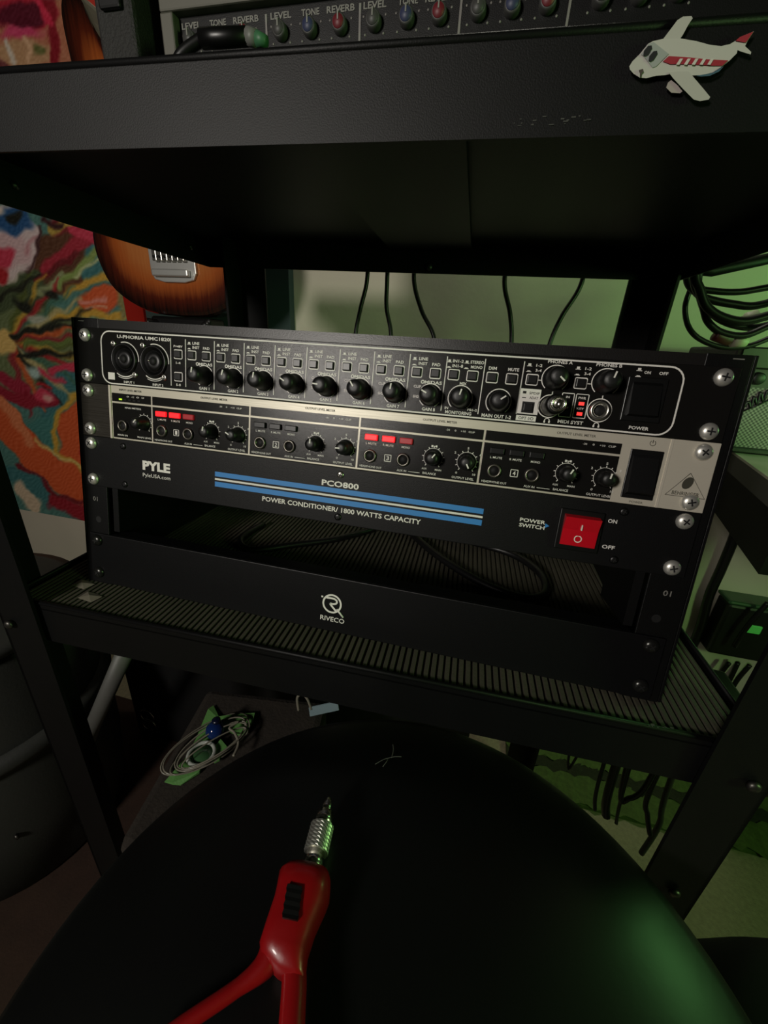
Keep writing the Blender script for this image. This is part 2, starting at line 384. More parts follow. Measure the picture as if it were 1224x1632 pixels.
T('DIM', 98.6, -10.2, 5.2, 2); T('MUTE', 112, -10.2, 7, 2); T('MAIN OUT 1-2', 105.5, -40.8, 19.5, 2.3, .02)
for x in (121.6, 151.4): icon(x, -7.4); T('1-2', x + 6, -6.5, 3.8, 1.8); T('3-4', x + 6, -9.6, 3.8, 1.8)
T('PHONES A', 140, -3.6, 15, 2); T('PHONES B', 169, -3.6, 15, 2); T('MIDI SYST', 152.8, -40.2, 15.6, 2.2); T('IN', 148.4, -24.6, 2.2, 1.4); T('OUT', 147.8, -31.4, 4, 1.4); T('PWR', 157.2, -24.6, 4.6, 1.5); T('KEY', 157.2, -31.2, 4.4, 1.4)
T('ON', 191.4, -6.4, 3.6, 1.8); T('OFF', 200.4, -6.4, 5, 1.8); T('POWER', 193.6, -40, 11.5, 2.1); icon(186.6, -5.8)
for x in (138.2, 168.6): ringflat(t, x, az(-40.6), 1.5, .5, -90, 90, P0 - .02); rect(t, x - 2, x - 1, az(-42), az(-40.6), P0 - .02); rect(t, x + 1, x + 2, az(-42), az(-40.6), P0 - .02)
t.build('lettering', ink, ai)
t = MB(); text(t, 'SPDIF', 127.6, az(-24), 6.6, 1.6, P0 - .06); text(t, 'ADAT', 127.6, az(-27), 5.6, 1.6, P0 - .06); text(t, 'OPT I/O', 124.8, az(-40.3), 9.6, 2, P0 - .06)
rect(t, 120.2, 122.4, az(-24.6), az(-23), P0 - .06); rect(t, 120.2, 122.6, az(-27.4), az(-26.9), P0 - .06); rect(t, 121, 128.8, az(-36.8), az(-29.6), P0 - .05); t.build('dark_lettering', hole, ai)
for k in range(2):
    x = (-194.8, -166.5)[k]; o = MB().lathe([(12.4, 0), (12.4, 1.0), (11.6, 1.8), (10.8, 1.8), (10.2, .6), (8.6, .5), (8.4, -.8), (0.01, -1.2)], (x, -2.2, az(-23)), n=36).build('combo_jack', plast, ai)
    MB().lathe([(7.9, 0), (7.7, 1.2), (3.6, 1.5), (3.3, 1.4), (0.01, 1.4)], (x, -2.2, az(-23)), n=28).build('insert', rubber, o)
    MB().lathe([(3.1, 0), (3.1, .3), (.01, .3)], (x, -3.7, az(-23)), n=16).build('socket', hole, o)
    MB().lathe([(.8, 0), (.8, .6), (.01, .8)], (x - 3.4, -3.7, az(-22.8)), n=10).build('contact', chrome, o)
    for dx, dz in ((-10.2, 11.6), (9.6, -11.6)):
        q = MB().lathe([(2.6, 0), (2.6, .5), (1.7, 1), (.8, 1.05), (.8, .5), (.01, .5)], (x + dx, -2.2, az(-23 + dz)), n=14).build('jack_screw', nickel, o)
for (x, z) in btn + [(124.9, -33.2)]:
    put('ai_button', lambda p: MB().box(-2.9, 2.9, -2.2, 0, -2.6, 2.6, .5).build('push_button', plast, p), ai, (x, -2.2, az(z)))
ang = [8, 14, 8, -62, -86, -36, 6, -64, 14, 52, 130, 14]
kp = [(g, -31) for g in gx] + [(79.8, -30.9), (105.5, -31.2), (138.6, -13.8), (169, -13.8)]
for (x, z), a in zip(kp, ang): put('ai_knob', lambda p: knob_mesh(p, 6.5, 15.5, 5.6), ai, (x, -2.2, az(z)), math.radians(a))
for x in (138.6, 168.6):
    o = MB().lathe([(6.2, 0), (6.2, 2.5), (5.6, 3.2), (4.4, 3.2), (3.6, 2.4), (3.5, .2), (.01, .2)], (x, -2.2, az(-31.3)), n=28).build('headphone_jack', nickel, ai)
    MB().lathe([(3.5, 0), (3.5, .1), (.01, .1)], (x, -2.5, az(-31.3)), n=20).build('socket', hole, o)
adp = rackthing('headphone_adapter', 'black headphone adapter with a chrome mouth plugged into the PHONES A socket', 'adapter', -44.2)
MB().lathe([(4.6, 0), (6, 1), (6.2, 18), (5.2, 20), (4.4, 20)], (138.6, -5.6, az(-31.3)), n=24, close=False).build('sleeve', plast, adp)
MB().lathe([(4.5, 0), (4.5, 7), (4.1, 7.6), (2.9, 7.6), (2.7, 6), (2.7, 1), (.01, 1)], (138.6, -25.4, az(-31.3)), n=24).build('mouth', chrome, adp)
for z in (-28.1, -34.5): MB().box(155.7, 158.9, -2.9, -2.2, az(z) - 1, az(z) + 1).build('status_light', red_led, ai)
for z in (-28.1, -34.5): MB().box(147, 150, -2.7, -2.2, az(z) - .8, az(z) + .8).build('status_light', plast, ai)
o = MB(); o.box(181.5, 204, -3.4, -2.2, az(-36), az(-9.4), .4); o = o.build('power_switch', plast, ai)
MB().add([(184.5, -3.4, az(-33)), (201, -3.4, az(-33)), (201, -3.4, az(-12.4)), (184.5, -3.4, az(-12.4)), (184.5, -7.2, az(-32)), (201, -7.2, az(-32)), (201, -4.2, az(-14)), (184.5, -4.2, az(-14))],
         [(0, 1, 5, 4), (4, 5, 6, 7), (7, 6, 2, 3), (0, 4, 7, 3), (1, 2, 6, 5)]).build('rocker', plast, o)
screws(ai, [az(-6.35), az(-38.1)])

# ---------------- headphone amplifier (second unit)
ha = rackthing('headphone_amplifier', 'silver trimmed four channel headphone amplifier with red lit buttons, second rack unit down', 'amplifier', -88.8)
def hz(z): return z + 88.8
MB().box(-210.4, 241.3, -2.4, 0, hz(-88.8), hz(-44.5)).build('front_panel', silver, ha, bevel=0.4)
MB().box(-241.3, -210.6, -2.2, 0, hz(-88.8), hz(-44.5)).build('mounting_ear', mat('dark_brushed_ear', (52, 48, 42), 0.4, metal=.4, bump=.5, bscale=500, stretch=(.04, 1, 1.5)), ha, bevel=0.4)
MB().box(-211.4, -209.4, -3.2, 0, hz(-88.7), hz(-44.6)).build('edge_trim', mat('pale_metal_trim', (222, 214, 198), .35, metal=.3), ha)
MB().box(213.6, 215, -2.9, 0, hz(-88.7), hz(-44.6)).build('edge_trim', MATS['pale_metal_trim'], ha)
MB().box(-216, 216, 2.6, 140, hz(-88), hz(-45.4)).build('chassis', rackm, ha)
xs = [-209.2, -169.4, -79.6, 10.0, 99.8, 187.0]
for a, c in zip(xs[:-1], xs[1:]):
    MB().box(a + .75, c - .75, -2.7, -2.4, hz(-57.4), hz(-50.6)).build('meter_window', panel, ha)
    MB().box(a + .75, c - .75, -2.7, -2.4, hz(-87.4), hz(-58.8)).build('control_field', panel, ha)
P1 = -2.95
t = MB(); td = MB()
def H(s, x, z, wd, h): text(t, s, x, hz(z), wd, h, P1, .006)
H('MAIN METERS', -187.6, -61.8, 16, 1.4); H('MAIN IN', -199, -85, 10, 1.4); H('MAIN LEVEL', -177, -85, 14, 1.4)
JK = [(-198, -77)]; KN = [(-177, -73, 42)]; BT = []
bal = [10, 0, 35, 25]; outp = [-62, -92, 150, 10]
for s in range(4):
    o = xs[1] + 89.75 * s
    for k, nm in enumerate(('L MUTE', 'R MUTE', 'MONO')):
        BT.append((o + 9.9 + 13 * k, -63.8, [red_on, red_on, red_mid][k] if s in (0, 2) else plast)); H(nm, o + 9.9 + 13 * k, -68.4, 8 if k < 2 else 6, 1.5)
    JK += [(o + 9.9, -77.5), (o + 35, -77.5)]; KN += [(o + 56.4, -73.4, bal[s]), (o + 80.2, -73.6, outp[s])]
    framed(t, o + 20.8, o + 26, hz(-80.2), hz(-75), .5, .45, P1); H(str(s + 1), o + 23.4, -77.6, 2, 3)
    H('HEADPHONE OUT', o + 11, -85.4, 17, 1.5); H('AUX IN', o + 34.6, -85.4, 7, 1.5); rect(t, o + 39.6, o + 48, hz(-85.6), hz(-85.3), P1)
    H('BALANCE', o + 55, -85, 9.6, 1.6); H('OUTPUT LEVEL', o + 79, -85.4, 15.5, 1.6); H('AUX', o + 51, -81.8, 3.6, 1.3); H('MAIN', o + 61, -81.8, 4.6, 1.3)
    H('-30', o + 64.4, -53, 2.6, 1.2); H('0', o + 69.6, -53, 1.2, 1.2); H('+10', o + 75, -53, 3.4, 1.2); H('CLIP', o + 80.8, -53, 4.4, 1.2)
    rect(t, o + 54.3, o + 55.5, hz(-66), hz(-64.6), P1); rect(t, o + 57.3, o + 58.5, hz(-66), hz(-64.6), P1); rect(t, o + 55.5, o + 57.3, hz(-65.5), hz(-65.1), P1)
    H('5', o + 80.2, -64.2, 1.2, 1.5); H('2', o + 71.6, -68, 1.2, 1.5); H('8', o + 89, -68, 1, 1.5); H('0', o + 74, -82, 1.2, 1.5); H('10', o + 86.4, -82, 2, 1.5)
    text(td, 'OUTPUT LEVEL METER', o + 58, hz(-47.6), 24, 1.6, P1 + .3, .004)
for (x, z, a) in KN:
    for k in range(11):
        q = math.radians(-140 + 28 * k)
        t.add([(x + r * math.sin(q) + d * math.cos(q), P1, hz(z) + r * math.cos(q) - d * math.sin(q)) for r, d in ((6.7, -.25), (6.7, .25), (8, .25), (8, -.25))], [(0, 1, 2, 3)])
    ringflat(t, x, hz(z), 6.7, .25, -140, 140, P1)
for k in range(4): H(['-24', '-12', '0', 'CLIP'][k], -192.5 + 5 * k, -52.6, 2.6, 1.2)
t.build('lettering', ink, ha)
text(td, 'INPUT LEVEL METER', -190, hz(-47.6), 22, 1.5, P1 + .3, .004); text(td, 'POWER', 202, hz(-86.9), 8, 1.4, P1 + .3, .004)
ringflat(td, 203.6, hz(-48.4), 1.6, .35, 30, 330, P1 + .3); rect(td, 203.4, 203.8, hz(-48.4), hz(-46.4), P1 + .3)
tri = [(217.5, -79.6), (240, -79.6), (228.8, -64.4)]
tr_ = MB(); tr_.tube([(a[0], P1 + .4, hz(a[1])) for a in tri], .3, 5, True); tr_.build('emblem_outline', mat('dark_grey_print', (62, 60, 50), .6), ha)
text(td, 'BEHRINGER', 228.8, hz(-77.6), 15.5, 2.4, P1 + .3, .01)
em = MB(); em.prism([(228.6 + 2.9 * math.cos(q) + .9 * math.sin(q), -70.8 + 3.9 * math.sin(q)) for q in [i * math.pi / 8 for i in range(16)]], lambda q: (q[0], P1 + .3, hz(q[1])), lambda q: (q[0], P1 + .5, hz(q[1]))); em.build('emblem', mat('dark_grey_print', (62, 60, 50), .6), ha)
td.build('dark_lettering', mat('dark_grey_print', (62, 60, 50), .6), ha)
for (x, z, mm_) in BT: put('ha_button', lambda p: MB().box(-4.7, 4.7, -2.4, 0, -2.1, 2.1, .5).build('push_button', plast, p), ha, (x, -2.6, hz(z)), 0, mm_)
for (x, z) in JK:
    def jack(p):
        o = MB().lathe([(4.9, 0), (4.9, 1.4), (4.3, 2.0), (3.5, 2.0), (3.1, 1.2), (3.1, .2), (.01, .2)], n=24).build('headphone_jack', mat('dark_nickel', (120, 116, 108), .35, metal=.9), p)
        MB().lathe([(3.05, 0), (3.05, .1), (.01, .1)], (0, -.25, 0), n=18).build('socket', hole, o); return o
    put('ha_jack', jack, ha, (x, -2.6, hz(z)))
for (x, z, a) in KN: put('ha_knob', lambda p: knob_mesh(p, 5.2, 12, 4.8), ha, (x, -2.6, hz(z)), math.radians(a))
for k in range(5):
    MB().box(-199.8 + 4.6 * k - 1.3, -199.8 + 4.6 * k + 1.3, -3.1, -2.6, hz(-56), hz(-54.8)).build('meter_light', green_led if k == 0 else plast, ha)
o = MB().box(192, 211, -3.6, -2.2, hz(-84.6), hz(-53), .4).build('power_switch', plast, ha)
MB().add([(194, -3.6, hz(-82)), (209, -3.6, hz(-82)), (209, -3.6, hz(-56)), (194, -3.6, hz(-56)), (194, -7.4, hz(-80)), (209, -7.4, hz(-80)), (209, -4.3, hz(-58)), (194, -4.3, hz(-58))],
         [(0, 1, 5, 4), (4, 5, 6, 7), (7, 6, 2, 3), (0, 4, 7, 3), (1, 2, 6, 5)]).build('rocker', panel2, o)
screws(ha, [hz(-50.8), hz(-82.55)])

# ---------------- power conditioner (third unit)
pc = rackthing('power_conditioner', 'black power conditioner with blue striped front and red rocker switch, third rack unit down', 'power conditioner', -133.3)
def pz(z): return z + 133.3
MB().box(-241.3, 241.3, -2.2, 0, pz(-133.3), pz(-88.95)).build('front_panel', panel2, pc, bevel=0.5)
MB().box(-216, 216, 2.6, 170, pz(-132.6), pz(-89.6)).build('chassis', rackm, pc)
st = MB(); rect(st, -110, 107, pz(-109.2), pz(-105.3), P0); rect(st, -110, 107, pz(-117.7), pz(-113.6), P0)
st.add([(149.6, P0, pz(-112.6)), (149.6, P0, pz(-109.4)), (152.4, P0, pz(-111))], [(0, 1, 2)]); st.build('blue_stripe', blue, pc)
t = MB(); rect(t, -110, 107, pz(-112.2), pz(-110.7), P0)
def Q(s, x, z, wd, h, bold=.015): text(t, s, x, pz(z), wd, h, P0, bold)
Q('PYLE', -166.6, -108.4, 27.5, 8, .05); Q('PyleUSA.com', -166.6, -117.2, 27.5, 4.2, .0); Q('PCO800', -1.6, -102, 30, 4.6, .03)
Q('POWER CONDITIONER/ 1800 WATTS CAPACITY', -1.6, -121.9, 130, 3.9, .02); Q('POWER', 141, -109.1, 17, 2.7, .02); Q('SWITCH', 141, -112.9, 17, 2.7, .02)
Q('ON', 191, -101.6, 5.6, 2.7, .02); Q('OFF', 192, -119.6, 8, 2.7, .02)
t.build('lettering', ink, pc)
o = MB().box(157.4, 185.4, -4.6, -2.2, pz(-125.2), pz(-96.8), .6).build('power_switch', plast, pc)
redp = mat('translucent_red_plastic', (200, 16, 34), .28, coat=.3)
rk = MB().add([(160.4, -4.4, pz(-121.8)), (182.6, -4.4, pz(-121.8)), (182.6, -4.4, pz(-100.2)), (160.4, -4.4, pz(-100.2)),
               (160.4, -6.0, pz(-121.4)), (182.6, -6.0, pz(-121.4)), (182.6, -7.0, pz(-110)), (160.4, -7.0, pz(-110)), (182.6, -10.2, pz(-101.2)), (160.4, -10.2, pz(-101.2))],
              [(0, 1, 5, 4), (4, 5, 6, 7), (7, 6, 8, 9), (9, 8, 2, 3), (0, 4, 7, 9, 3), (1, 2, 8, 6, 5)]).build('rocker', redp, o)
q = MB(); q.box(171.2, 171.8, -9.3, -7.2, pz(-109.6), pz(-105.8)); ringflat(q, 171, pz(-116.2), 2.2, .6, 0, 360, -6.65); q.build('switch_marks', ink, o)
for (x, z, mt) in [(-2, -94.5, nickel), (196.6, -94.2, plast), (197.2, -127.8, plast), (-199.6, -94.5, plast), (-199.4, -127.8, plast), (-1.5, -127.6, plast)]:
    def ps(p):
        o = MB().lathe([(2.9, 0), (2.7, .8), (1.5, 1.2), (.01, 1.2)], n=14).build('panel_screw', nickel, p)
        MB().box(-1.6, 1.6, -1.4, -1.1, -.35, .35).box(-.35, .35, -1.41, -1.1, -1.6, 1.6).build('cross_slot', hole, o); return o
    put('pscrew', ps, pc, (x, -2.2, pz(z)), .4, mt)
screws(pc, [pz(-95.25), pz(-127)])

# ---------------- blank panel at the foot of the rack
bp = rackthing('blank_panel', 'plain black steel panel with a white round logo at the foot of the rack', 'panel', -226)
def bz(z): return z + 226
MB().box(-241.3, 241.3, -2.2, 0, bz(-226), bz(-178)).box(-220, 220, 0, 18, bz(-179.6), bz(-178)).build('front_panel', mat('satin_black_steel', (12, 12, 13), .4, bump=.15, bscale=1800, spec=.25), bp, bevel=0.7)
t = MB(); ringflat(t, -.8, bz(-201), 7.6, 1.5, -70, 290, P0, 40)
t.tube([(3.6, P0 + .3, bz(-205)), (9.6, P0 + .3, bz(-211.2))], .8, 6)
for a, c in [((-8.5, -196.6), (-1, -196.6)), ((-1, -205), (2.4, -201.6))]: pass
pts = smooth_path([(-6, P0, bz(-196.4)), (0, P0, bz(-196.2)), (3, P0, bz(-197.6)), (2.8, P0, bz(-200)), (0, P0, bz(-201)), (-2.4, P0, bz(-201.2)), (1.2, P0, bz(-205)), (3.8, P0, bz(-207.4))], 5)
for a, c in zip(pts[:-1], pts[1:]):
    d = np.array([c[0] - a[0], c[2] - a[2]]); d = d / (np.hypot(*d) + 1e-9); nx, nz = -d[1] * .8, d[0] * .8
    t.add([(a[0] + nx, P0 - .02, a[2] + nz), (c[0] + nx, P0 - .02, c[2] + nz), (c[0] - nx, P0 - .02, c[2] - nz), (a[0] - nx, P0 - .02, a[2] - nz)], [(0, 1, 2, 3)])
rect(t, -10.4, -8.8, bz(-196.9), bz(-195.5), P0)
text(t, 'RIVECO', .4, bz(-214.6), 21, 4.2, P0, .01); t.build('logo', ink, bp)
dkscrew = mat('black_oxide_screw', (60, 60, 58), .25, metal=.8)
screws(bp, [bz(-184.5), bz(-216)], dkscrew)

# ------------------------------------------------------------------ cables around the rack
def cable(name, pts, r, label, group=None, material=rubber, k=8, n=8):
    return tag(MB().tube(smooth_path(pts, k), r, n).build(name, material), label, 'cable', group)
cab = [((585, 446), (575, 490), (567, 530)), ((617, 446), (616, 490), (623, 533)), ((660, 448), (672, 495), (692, 540)), ((804, 450), (813, 500), (815, 546)), ((925, 456), (895, 505), (875, 552))]
over = ['black cable leaning toward the guitar as it drops behind the rack', 'nearly upright black cable between two slanted ones behind the rack', 'black cable slanting away from the guitar behind the rack above the GAIN 8 knob',
        'nearly upright black cable hanging alone behind the rack above the MUTE button', 'steeply slanted black cable behind the rack above the PHONES A knob']
for i, c in enumerate(cab):
    P = [at(*q, 1, 320) for q in c]; top = P[0] + np.array([0, -6, 42]); up = top + np.array([0, -40, 34])
    lo = P[-1] + np.array([0, -10, -45]); en = lo + np.array([0, -80, -40])
    cable('signal_cable', [up, top] + P + [lo, en], 3.0, over[i], 'signal cables behind the rack')
lp = [at(*q, 2, SHELF + 4.5) for q in [(640, 835), (690, 880), (760, 925), (830, 952), (868, 946), (862, 915), (820, 885), (760, 866), (700, 850)]]
cable('mains_cable', lp, 4.2, 'black power cord looped in a hairpin on the mat under the rack units')
lp = [at(*q, 2, SHELF + 4) for q in [(420, 835), (384, 858), (400, 876), (470, 868), (540, 858), (600, 842)]]
cable('mains_cable', lp, 3.8, 'black power cord curving across the mat below the blue striped unit')

# ------------------------------------------------------------------ airplane sticker on the upper shelf edge
nf = (math.sin(YAW), -math.cos(YAW), 0)
def stk(pts, off):
    p0 = cartw(0, -77.8 - off, 100); return [at_plane(980 + x / 5.016, 20 + y / 5.016, p0, nf) for x, y in pts]
plane = thing('airplane_sticker', 'white toy airplane sticker with a red window stripe on the upper shelf edge', 'sticker', stk([(450, 400)], 0)[0])
def layer(nm, pts, off, col, parent=plane):
    a = stk(pts, off); c = stk(pts, off - .35); n = len(pts)
    return MB().add(a + c, [tuple(range(n)), tuple(range(2 * n - 1, n - 1, -1))] + [(i, (i + 1) % n, n + (i + 1) % n, n + i) for i in range(n)]).build(nm, mat(nm + '_ink', col, .55), parent, world=True)
layer('wing', [(385, 212), (440, 140), (500, 60), (545, 32), (612, 28), (622, 45), (585, 100), (545, 175), (520, 212)], .5, (174, 172, 164))
fus = layer('fuselage', [(115, 430), (140, 390), (200, 330), (265, 250), (305, 228), (385, 210), (520, 206), (650, 228), (760, 258), (850, 268), (920, 252), (965, 225), (1000, 195), (1112, 150), (1060, 230), (1040, 268), (1090, 315), (1085, 335), (1010, 312), (980, 300), (975, 325), (915, 385), (860, 430), (780, 480), (690, 500), (560, 505), (450, 490), (400, 500), (330, 505), (250, 525), (200, 520), (150, 490), (120, 455)], .9, (180, 178, 170))
layer('wing', [(430, 480), (500, 470), (590, 470), (640, 530), (700, 600), (762, 675), (750, 695), (680, 708), (630, 695), (540, 605), (470, 530)], 1.3, (172, 170, 162))
layer('engine', [(410, 600), (425, 560), (450, 540), (500, 580), (540, 630), (520, 645), (450, 640)], .4, (160, 150, 145))
layer('red_stripe', [(385, 390), (430, 348), (560, 355), (760, 375), (905, 382), (860, 425), (780, 425), (600, 412), (440, 412)], 1.3, (150, 38, 50), fus)
layer('red_stripe', [(965, 225), (1000, 195), (1108, 152), (1060, 222), (1045, 240)], 1.3, (150, 38, 50), fus)
layer('blue_belly', [(650, 506), (780, 482), (870, 428), (835, 470), (760, 505), (690, 512)], 1.3, (60, 90, 105), fus)
layer('cockpit', [(210, 335), (270, 252), (310, 235), (430, 330), (330, 430), (300, 440), (270, 400), (230, 350)], 1.2, (150, 155, 150), fus)
for x in (262, 305): layer('cockpit_window', [(x - 36, 340 + (x - 262)), (x - 30, 305 + (x - 262)), (x + 5, 265 + (x - 262)), (x + 32, 262 + (x - 262)), (x + 36, 285 + (x - 262)), (x + 5, 335 + (x - 262)), (x - 20, 350 + (x - 262))], 1.6, (22, 24, 26), fus)
for k in range(5): layer('cabin_window', [(490 + 62 * k, 415), (520 + 62 * k, 368), (545 + 62 * k, 368), (515 + 62 * k, 418)], 1.7, (196, 190, 182), fus)
layer('nose_mark', [(190, 460), (225, 450), (230, 470), (215, 485), (210, 515), (198, 515), (200, 480)], 1.6, (70, 60, 55), fus)

# ------------------------------------------------------------------ guitar amplifier on the upper shelf
YA = 0.0
amp = thing('mixer_amplifier', 'black multi channel mixer amplifier with grey framed knob panel on the upper shelf', 'amplifier', (90, 100, 119.4))
tol = mat('charcoal_tolex', (28, 27, 25), .7, bump=.8, bscale=700)
L0 = at(188, 60, 1, YA)[0]; L1 = at(246, 60, 1, YA)[0]; L2 = at(265, 60, 1, YA)[0]; L3 = at(285, 60, 1, YA)[0]
zt = 186.0; zw = at(284, 18, 1, YA)[2]; R0 = 330
b = MB().box(L0, R0, YA + 14, YA + 200, 119.4, 260, 3); b.build('cabinet', tol, amp, world=True)
for a, c in ((L0, L1), (R0 - (L1 - L0), R0)): MB().box(a, c, YA - 16, YA + 14, 119.4, 260, 2.5).build('side_cheek', tol, amp, world=True)
hb = at(215, 6, 1, YA - 16)
MB().box(L0 + 6, L1 - 6, YA - 19, YA - 15.9, hb[2] - 2, hb[2] + 22, 1.2).build('corner_plate', plast, amp, world=True)
b = MB()
zt2 = at(430, 18, 1, YA)[2]; fr = mat('grey_metal_frame', (92, 90, 82), .5, metal=.3)
b.box(L2, R0 - 40, YA - 4, YA + 8, zt2 + 3, zt2 + 22, 1); b.box(L2, L3, YA - 4, YA + 8, 119.6, zt2 + 3, 1); b.box(R0 - 50, R0 - 40, YA - 4, YA + 8, 119.6, zt2 + 3, 1)
b.build('panel_frame', fr, amp, world=True)
MB().box(L3, R0 - 50, YA + 2, YA + 14, 119.6, zt2 + 3).build('control_panel', panel2, amp, world=True)
t = MB(); bl = mat('blue_knob_cap', (50, 56, 84), .5); rd = mat('red_knob_cap', (104, 30, 38), .5); gy = mat('grey_knob_cap', (64, 64, 62), .5)
kx = [[(304, 0), (347, 1), (392, 2)], [(448, 0), (495, 1), (543, 2)], [(597, 0), (649, 1), (700, 2)], [(761, 0), (814, 1), (869, 2)], [(952, 0), (1012, 1), (1072, 2)]]
for ch in kx:
    for px, k in ch:
        nm, cm = (('LEVEL', gy), ('TONE', bl), ('REVERB', rd))[k]
        X = at(px, 30, 1, YA + 2)[0]
        text(t, nm, X, 172.6, (13, 11, 16.5)[k], 2.9, YA + 1.7, .02)
        for q in range(5):
            an = math.radians(-130 + 65 * q); t.lathe([(.6, 0), (.6, .2), (.01, .2)], (X + 7 * math.sin(an), YA + 2, 165.4 + 7 * math.cos(an)), n=6)
        kk = MB().lathe([(4.3, 0), (4.1, 4), (3.4, 4.6), (3.2, 4.6)], (X, YA + 2, 165.4), n=18, close=False).build('knob', gy, amp, world=True)
        MB().lathe([(3.3, 0), (3.1, .6), (.01, .8)], (X, YA - 2.4, 165.4), n=16).build('knob_cap', cm, kk, world=True)
        MB().box(X - .4, X + .4, YA - 3.4, YA + 1, 165.8, 169.3).build('pointer', inkd, kk, world=True)
for px in (424, 574, 734, 906): X = at(px, 20, 1, YA + 2)[0]; t.box(X - .6, X + .6, YA + 1.6, YA + 2, 140, zt2)
t.build('lettering', inkd, amp, world=True)
# dark plug with a pale green label lying across the panel
A = at(322, 62, 1, YA - 24); B_ = at(395, 58, 1, YA - 24); D = at(425, 66, 1, YA - 24)
pl = thing('jack_plug', 'dark jack plug with a pale green band in front of the mixer amplifier panel', 'plug', (A[0], A[1], 126))
MB().tube([A, A + (B_ - A) * .3, B_], [4.4, 4.4, 4], 14).build('plug_body', plast, pl, world=True)
MB().tube([B_ + (D - B_) * .45, D], [3.6, 2.4], 12).build('label_band', mat('pale_green_label', (60, 110, 74), .5), pl, world=True)
MB().tube([B_, B_ + (D - B_) * .5], [4, 3.6], 12).build('collar', mat('white_collar', (110, 112, 106), .5), pl, world=True)
MB().tube(smooth_path([A, A + np.array([-14, -4, -10]), A + np.array([-22, 0, -26]), A + np.array([-24, 4, -32])]), 3).build('cord', rubber, pl, world=True)

# ------------------------------------------------------------------ painting on the wall, left
YP = 490.0
def xz(px, py): return at(px, py, 1, YP)
xr = (xz(93, 0)[0] + xz(199, 512)[0]) / 2; zb = xz(100, 824)[2]
x0, x1, z0, z1 = -1330.0, xz(197, 480)[0], zb, 720.0
nx, nz = 230, 400
gx_, gz_ = np.meshgrid(np.linspace(x0, x1, nx), np.linspace(z0, z1, nz))
pw = np.stack([gx_.ravel(), np.full(gx_.size, YP), gz_.ravel()], 1); uv = project(pw)
rs = np.random.RandomState(3)
def wob(a, s, k):
    out = np.zeros(len(a))
    for i in range(5):
        f = rs.uniform(.6, 1.6) / s; th = rs.uniform(0, 6.28); out += np.sin((a[:, 0] * math.cos(th) + a[:, 1] * math.sin(th)) * f * 6.28 + rs.uniform(0, 6.28))
    return out * k / 2.2
q = uv + np.stack([wob(uv, 40, 3), wob(uv, 40, 3)], 1) + np.stack([wob(uv, 14, .6), wob(uv, 14, .6)], 1)
col = np.tile(np.array([84, 128, 118.]), (len(q), 1))
def sstep(d, s): return np.clip(.5 - d / (2 * s), 0, 1)
def paint(mask, c, o=1.0): mask = (mask * o)[:, None]; col[:] = col * (1 - mask) + np.array(c, float) * mask
def ell(cx, cy, rx, ry, c, an=0, o=1, s=3):
    t = math.radians(an); dx, dy = q[:, 0] - cx, q[:, 1] - cy
    u = (dx * math.cos(t) + dy * math.sin(t)) / rx; v = (-dx * math.sin(t) + dy * math.cos(t)) / ry
    paint(sstep((np.hypot(u, v) - 1) * min(rx, ry), s), c, o)
def stroke(pts, ws, c, o=1, s=2.5):
    best = np.full(len(q), 1e9)
    if not isinstance(ws, (list, tuple)): ws = [ws] * len(pts)
    for (a, b_, wa, wb) in zip(pts[:-1], pts[1:], ws[:-1], ws[1:]):
        a = np.array(a, float); b_ = np.array(b_, float); d = b_ - a; t = np.clip(((q - a) @ d) / (d @ d), 0, 1)
        best = np.minimum(best, np.hypot(*(q - a - t[:, None] * d).T) - (wa + (wb - wa) * t))
    paint(sstep(best, s), c, o)
R_, O_, Y_, T_, K_, P_, W_ = (178, 38, 44), (214, 92, 48), (206, 160, 62), (66, 118, 118), (34, 34, 26), (206, 62, 84), (222, 206, 190)
# wide washes
ell(40, 60, 120, 70, (190, 120, 90)); ell(-60, 200, 120, 120, (120, 60, 60)); ell(140, 360, 60, 50, (130, 40, 44)); ell(90, 420, 70, 46, (96, 60, 40)); ell(20, 470, 60, 50, (74, 84, 56))
ell(170, 430, 40, 60, T_); ell(60, 560, 120, 70, (110, 120, 80)); ell(120, 640, 60, 60, T_); ell(95, 720, 70, 60, (72, 128, 120))
# strokes
stroke([(70, 430), (110, 400), (150, 372)], [8, 12, 12], (170, 46, 60)); stroke([(120, 366), (152, 376)], 11, P_); stroke([(60, 445), (120, 405)], 5, (110, 30, 34))
stroke([(85, 365), (112, 352)], 9, (186, 156, 70)); stroke([(70, 350), (95, 362)], 4, (60, 30, 30))
stroke([(95, 455), (130, 425), (158, 395)], [5, 7, 6], (140, 160, 86)); stroke([(60, 470), (100, 440)], 5, (150, 156, 110)); stroke([(120, 440), (170, 405)], 3, (190, 196, 140))
stroke([(105, 468), (140, 448), (190, 438)], [5, 6, 6], Y_); ell(160, 478, 36, 22, O_, -15); stroke([(130, 484), (170, 474)], 4, (228, 140, 120)); stroke([(140, 492), (172, 486)], 1.2, (232, 200, 170))
stroke([(84, 508), (120, 498), (196, 506)], [6, 5, 6], Y_); stroke([(188, 448), (196, 505)], 5, (140, 130, 80))
for k in range(16):
    an = math.radians(-75 + 10 * k); e = (8 + 150 * math.cos(an), 545 + 150 * math.sin(an) * .8)
    stroke([(14, 545), ((14 + e[0]) / 2, (545 + e[1]) / 2), e], [5, 5, 2], [(88, 96, 44), Y_, R_, (70, 110, 90), (196, 176, 120), K_, O_, (150, 40, 48)][k % 8], .85)
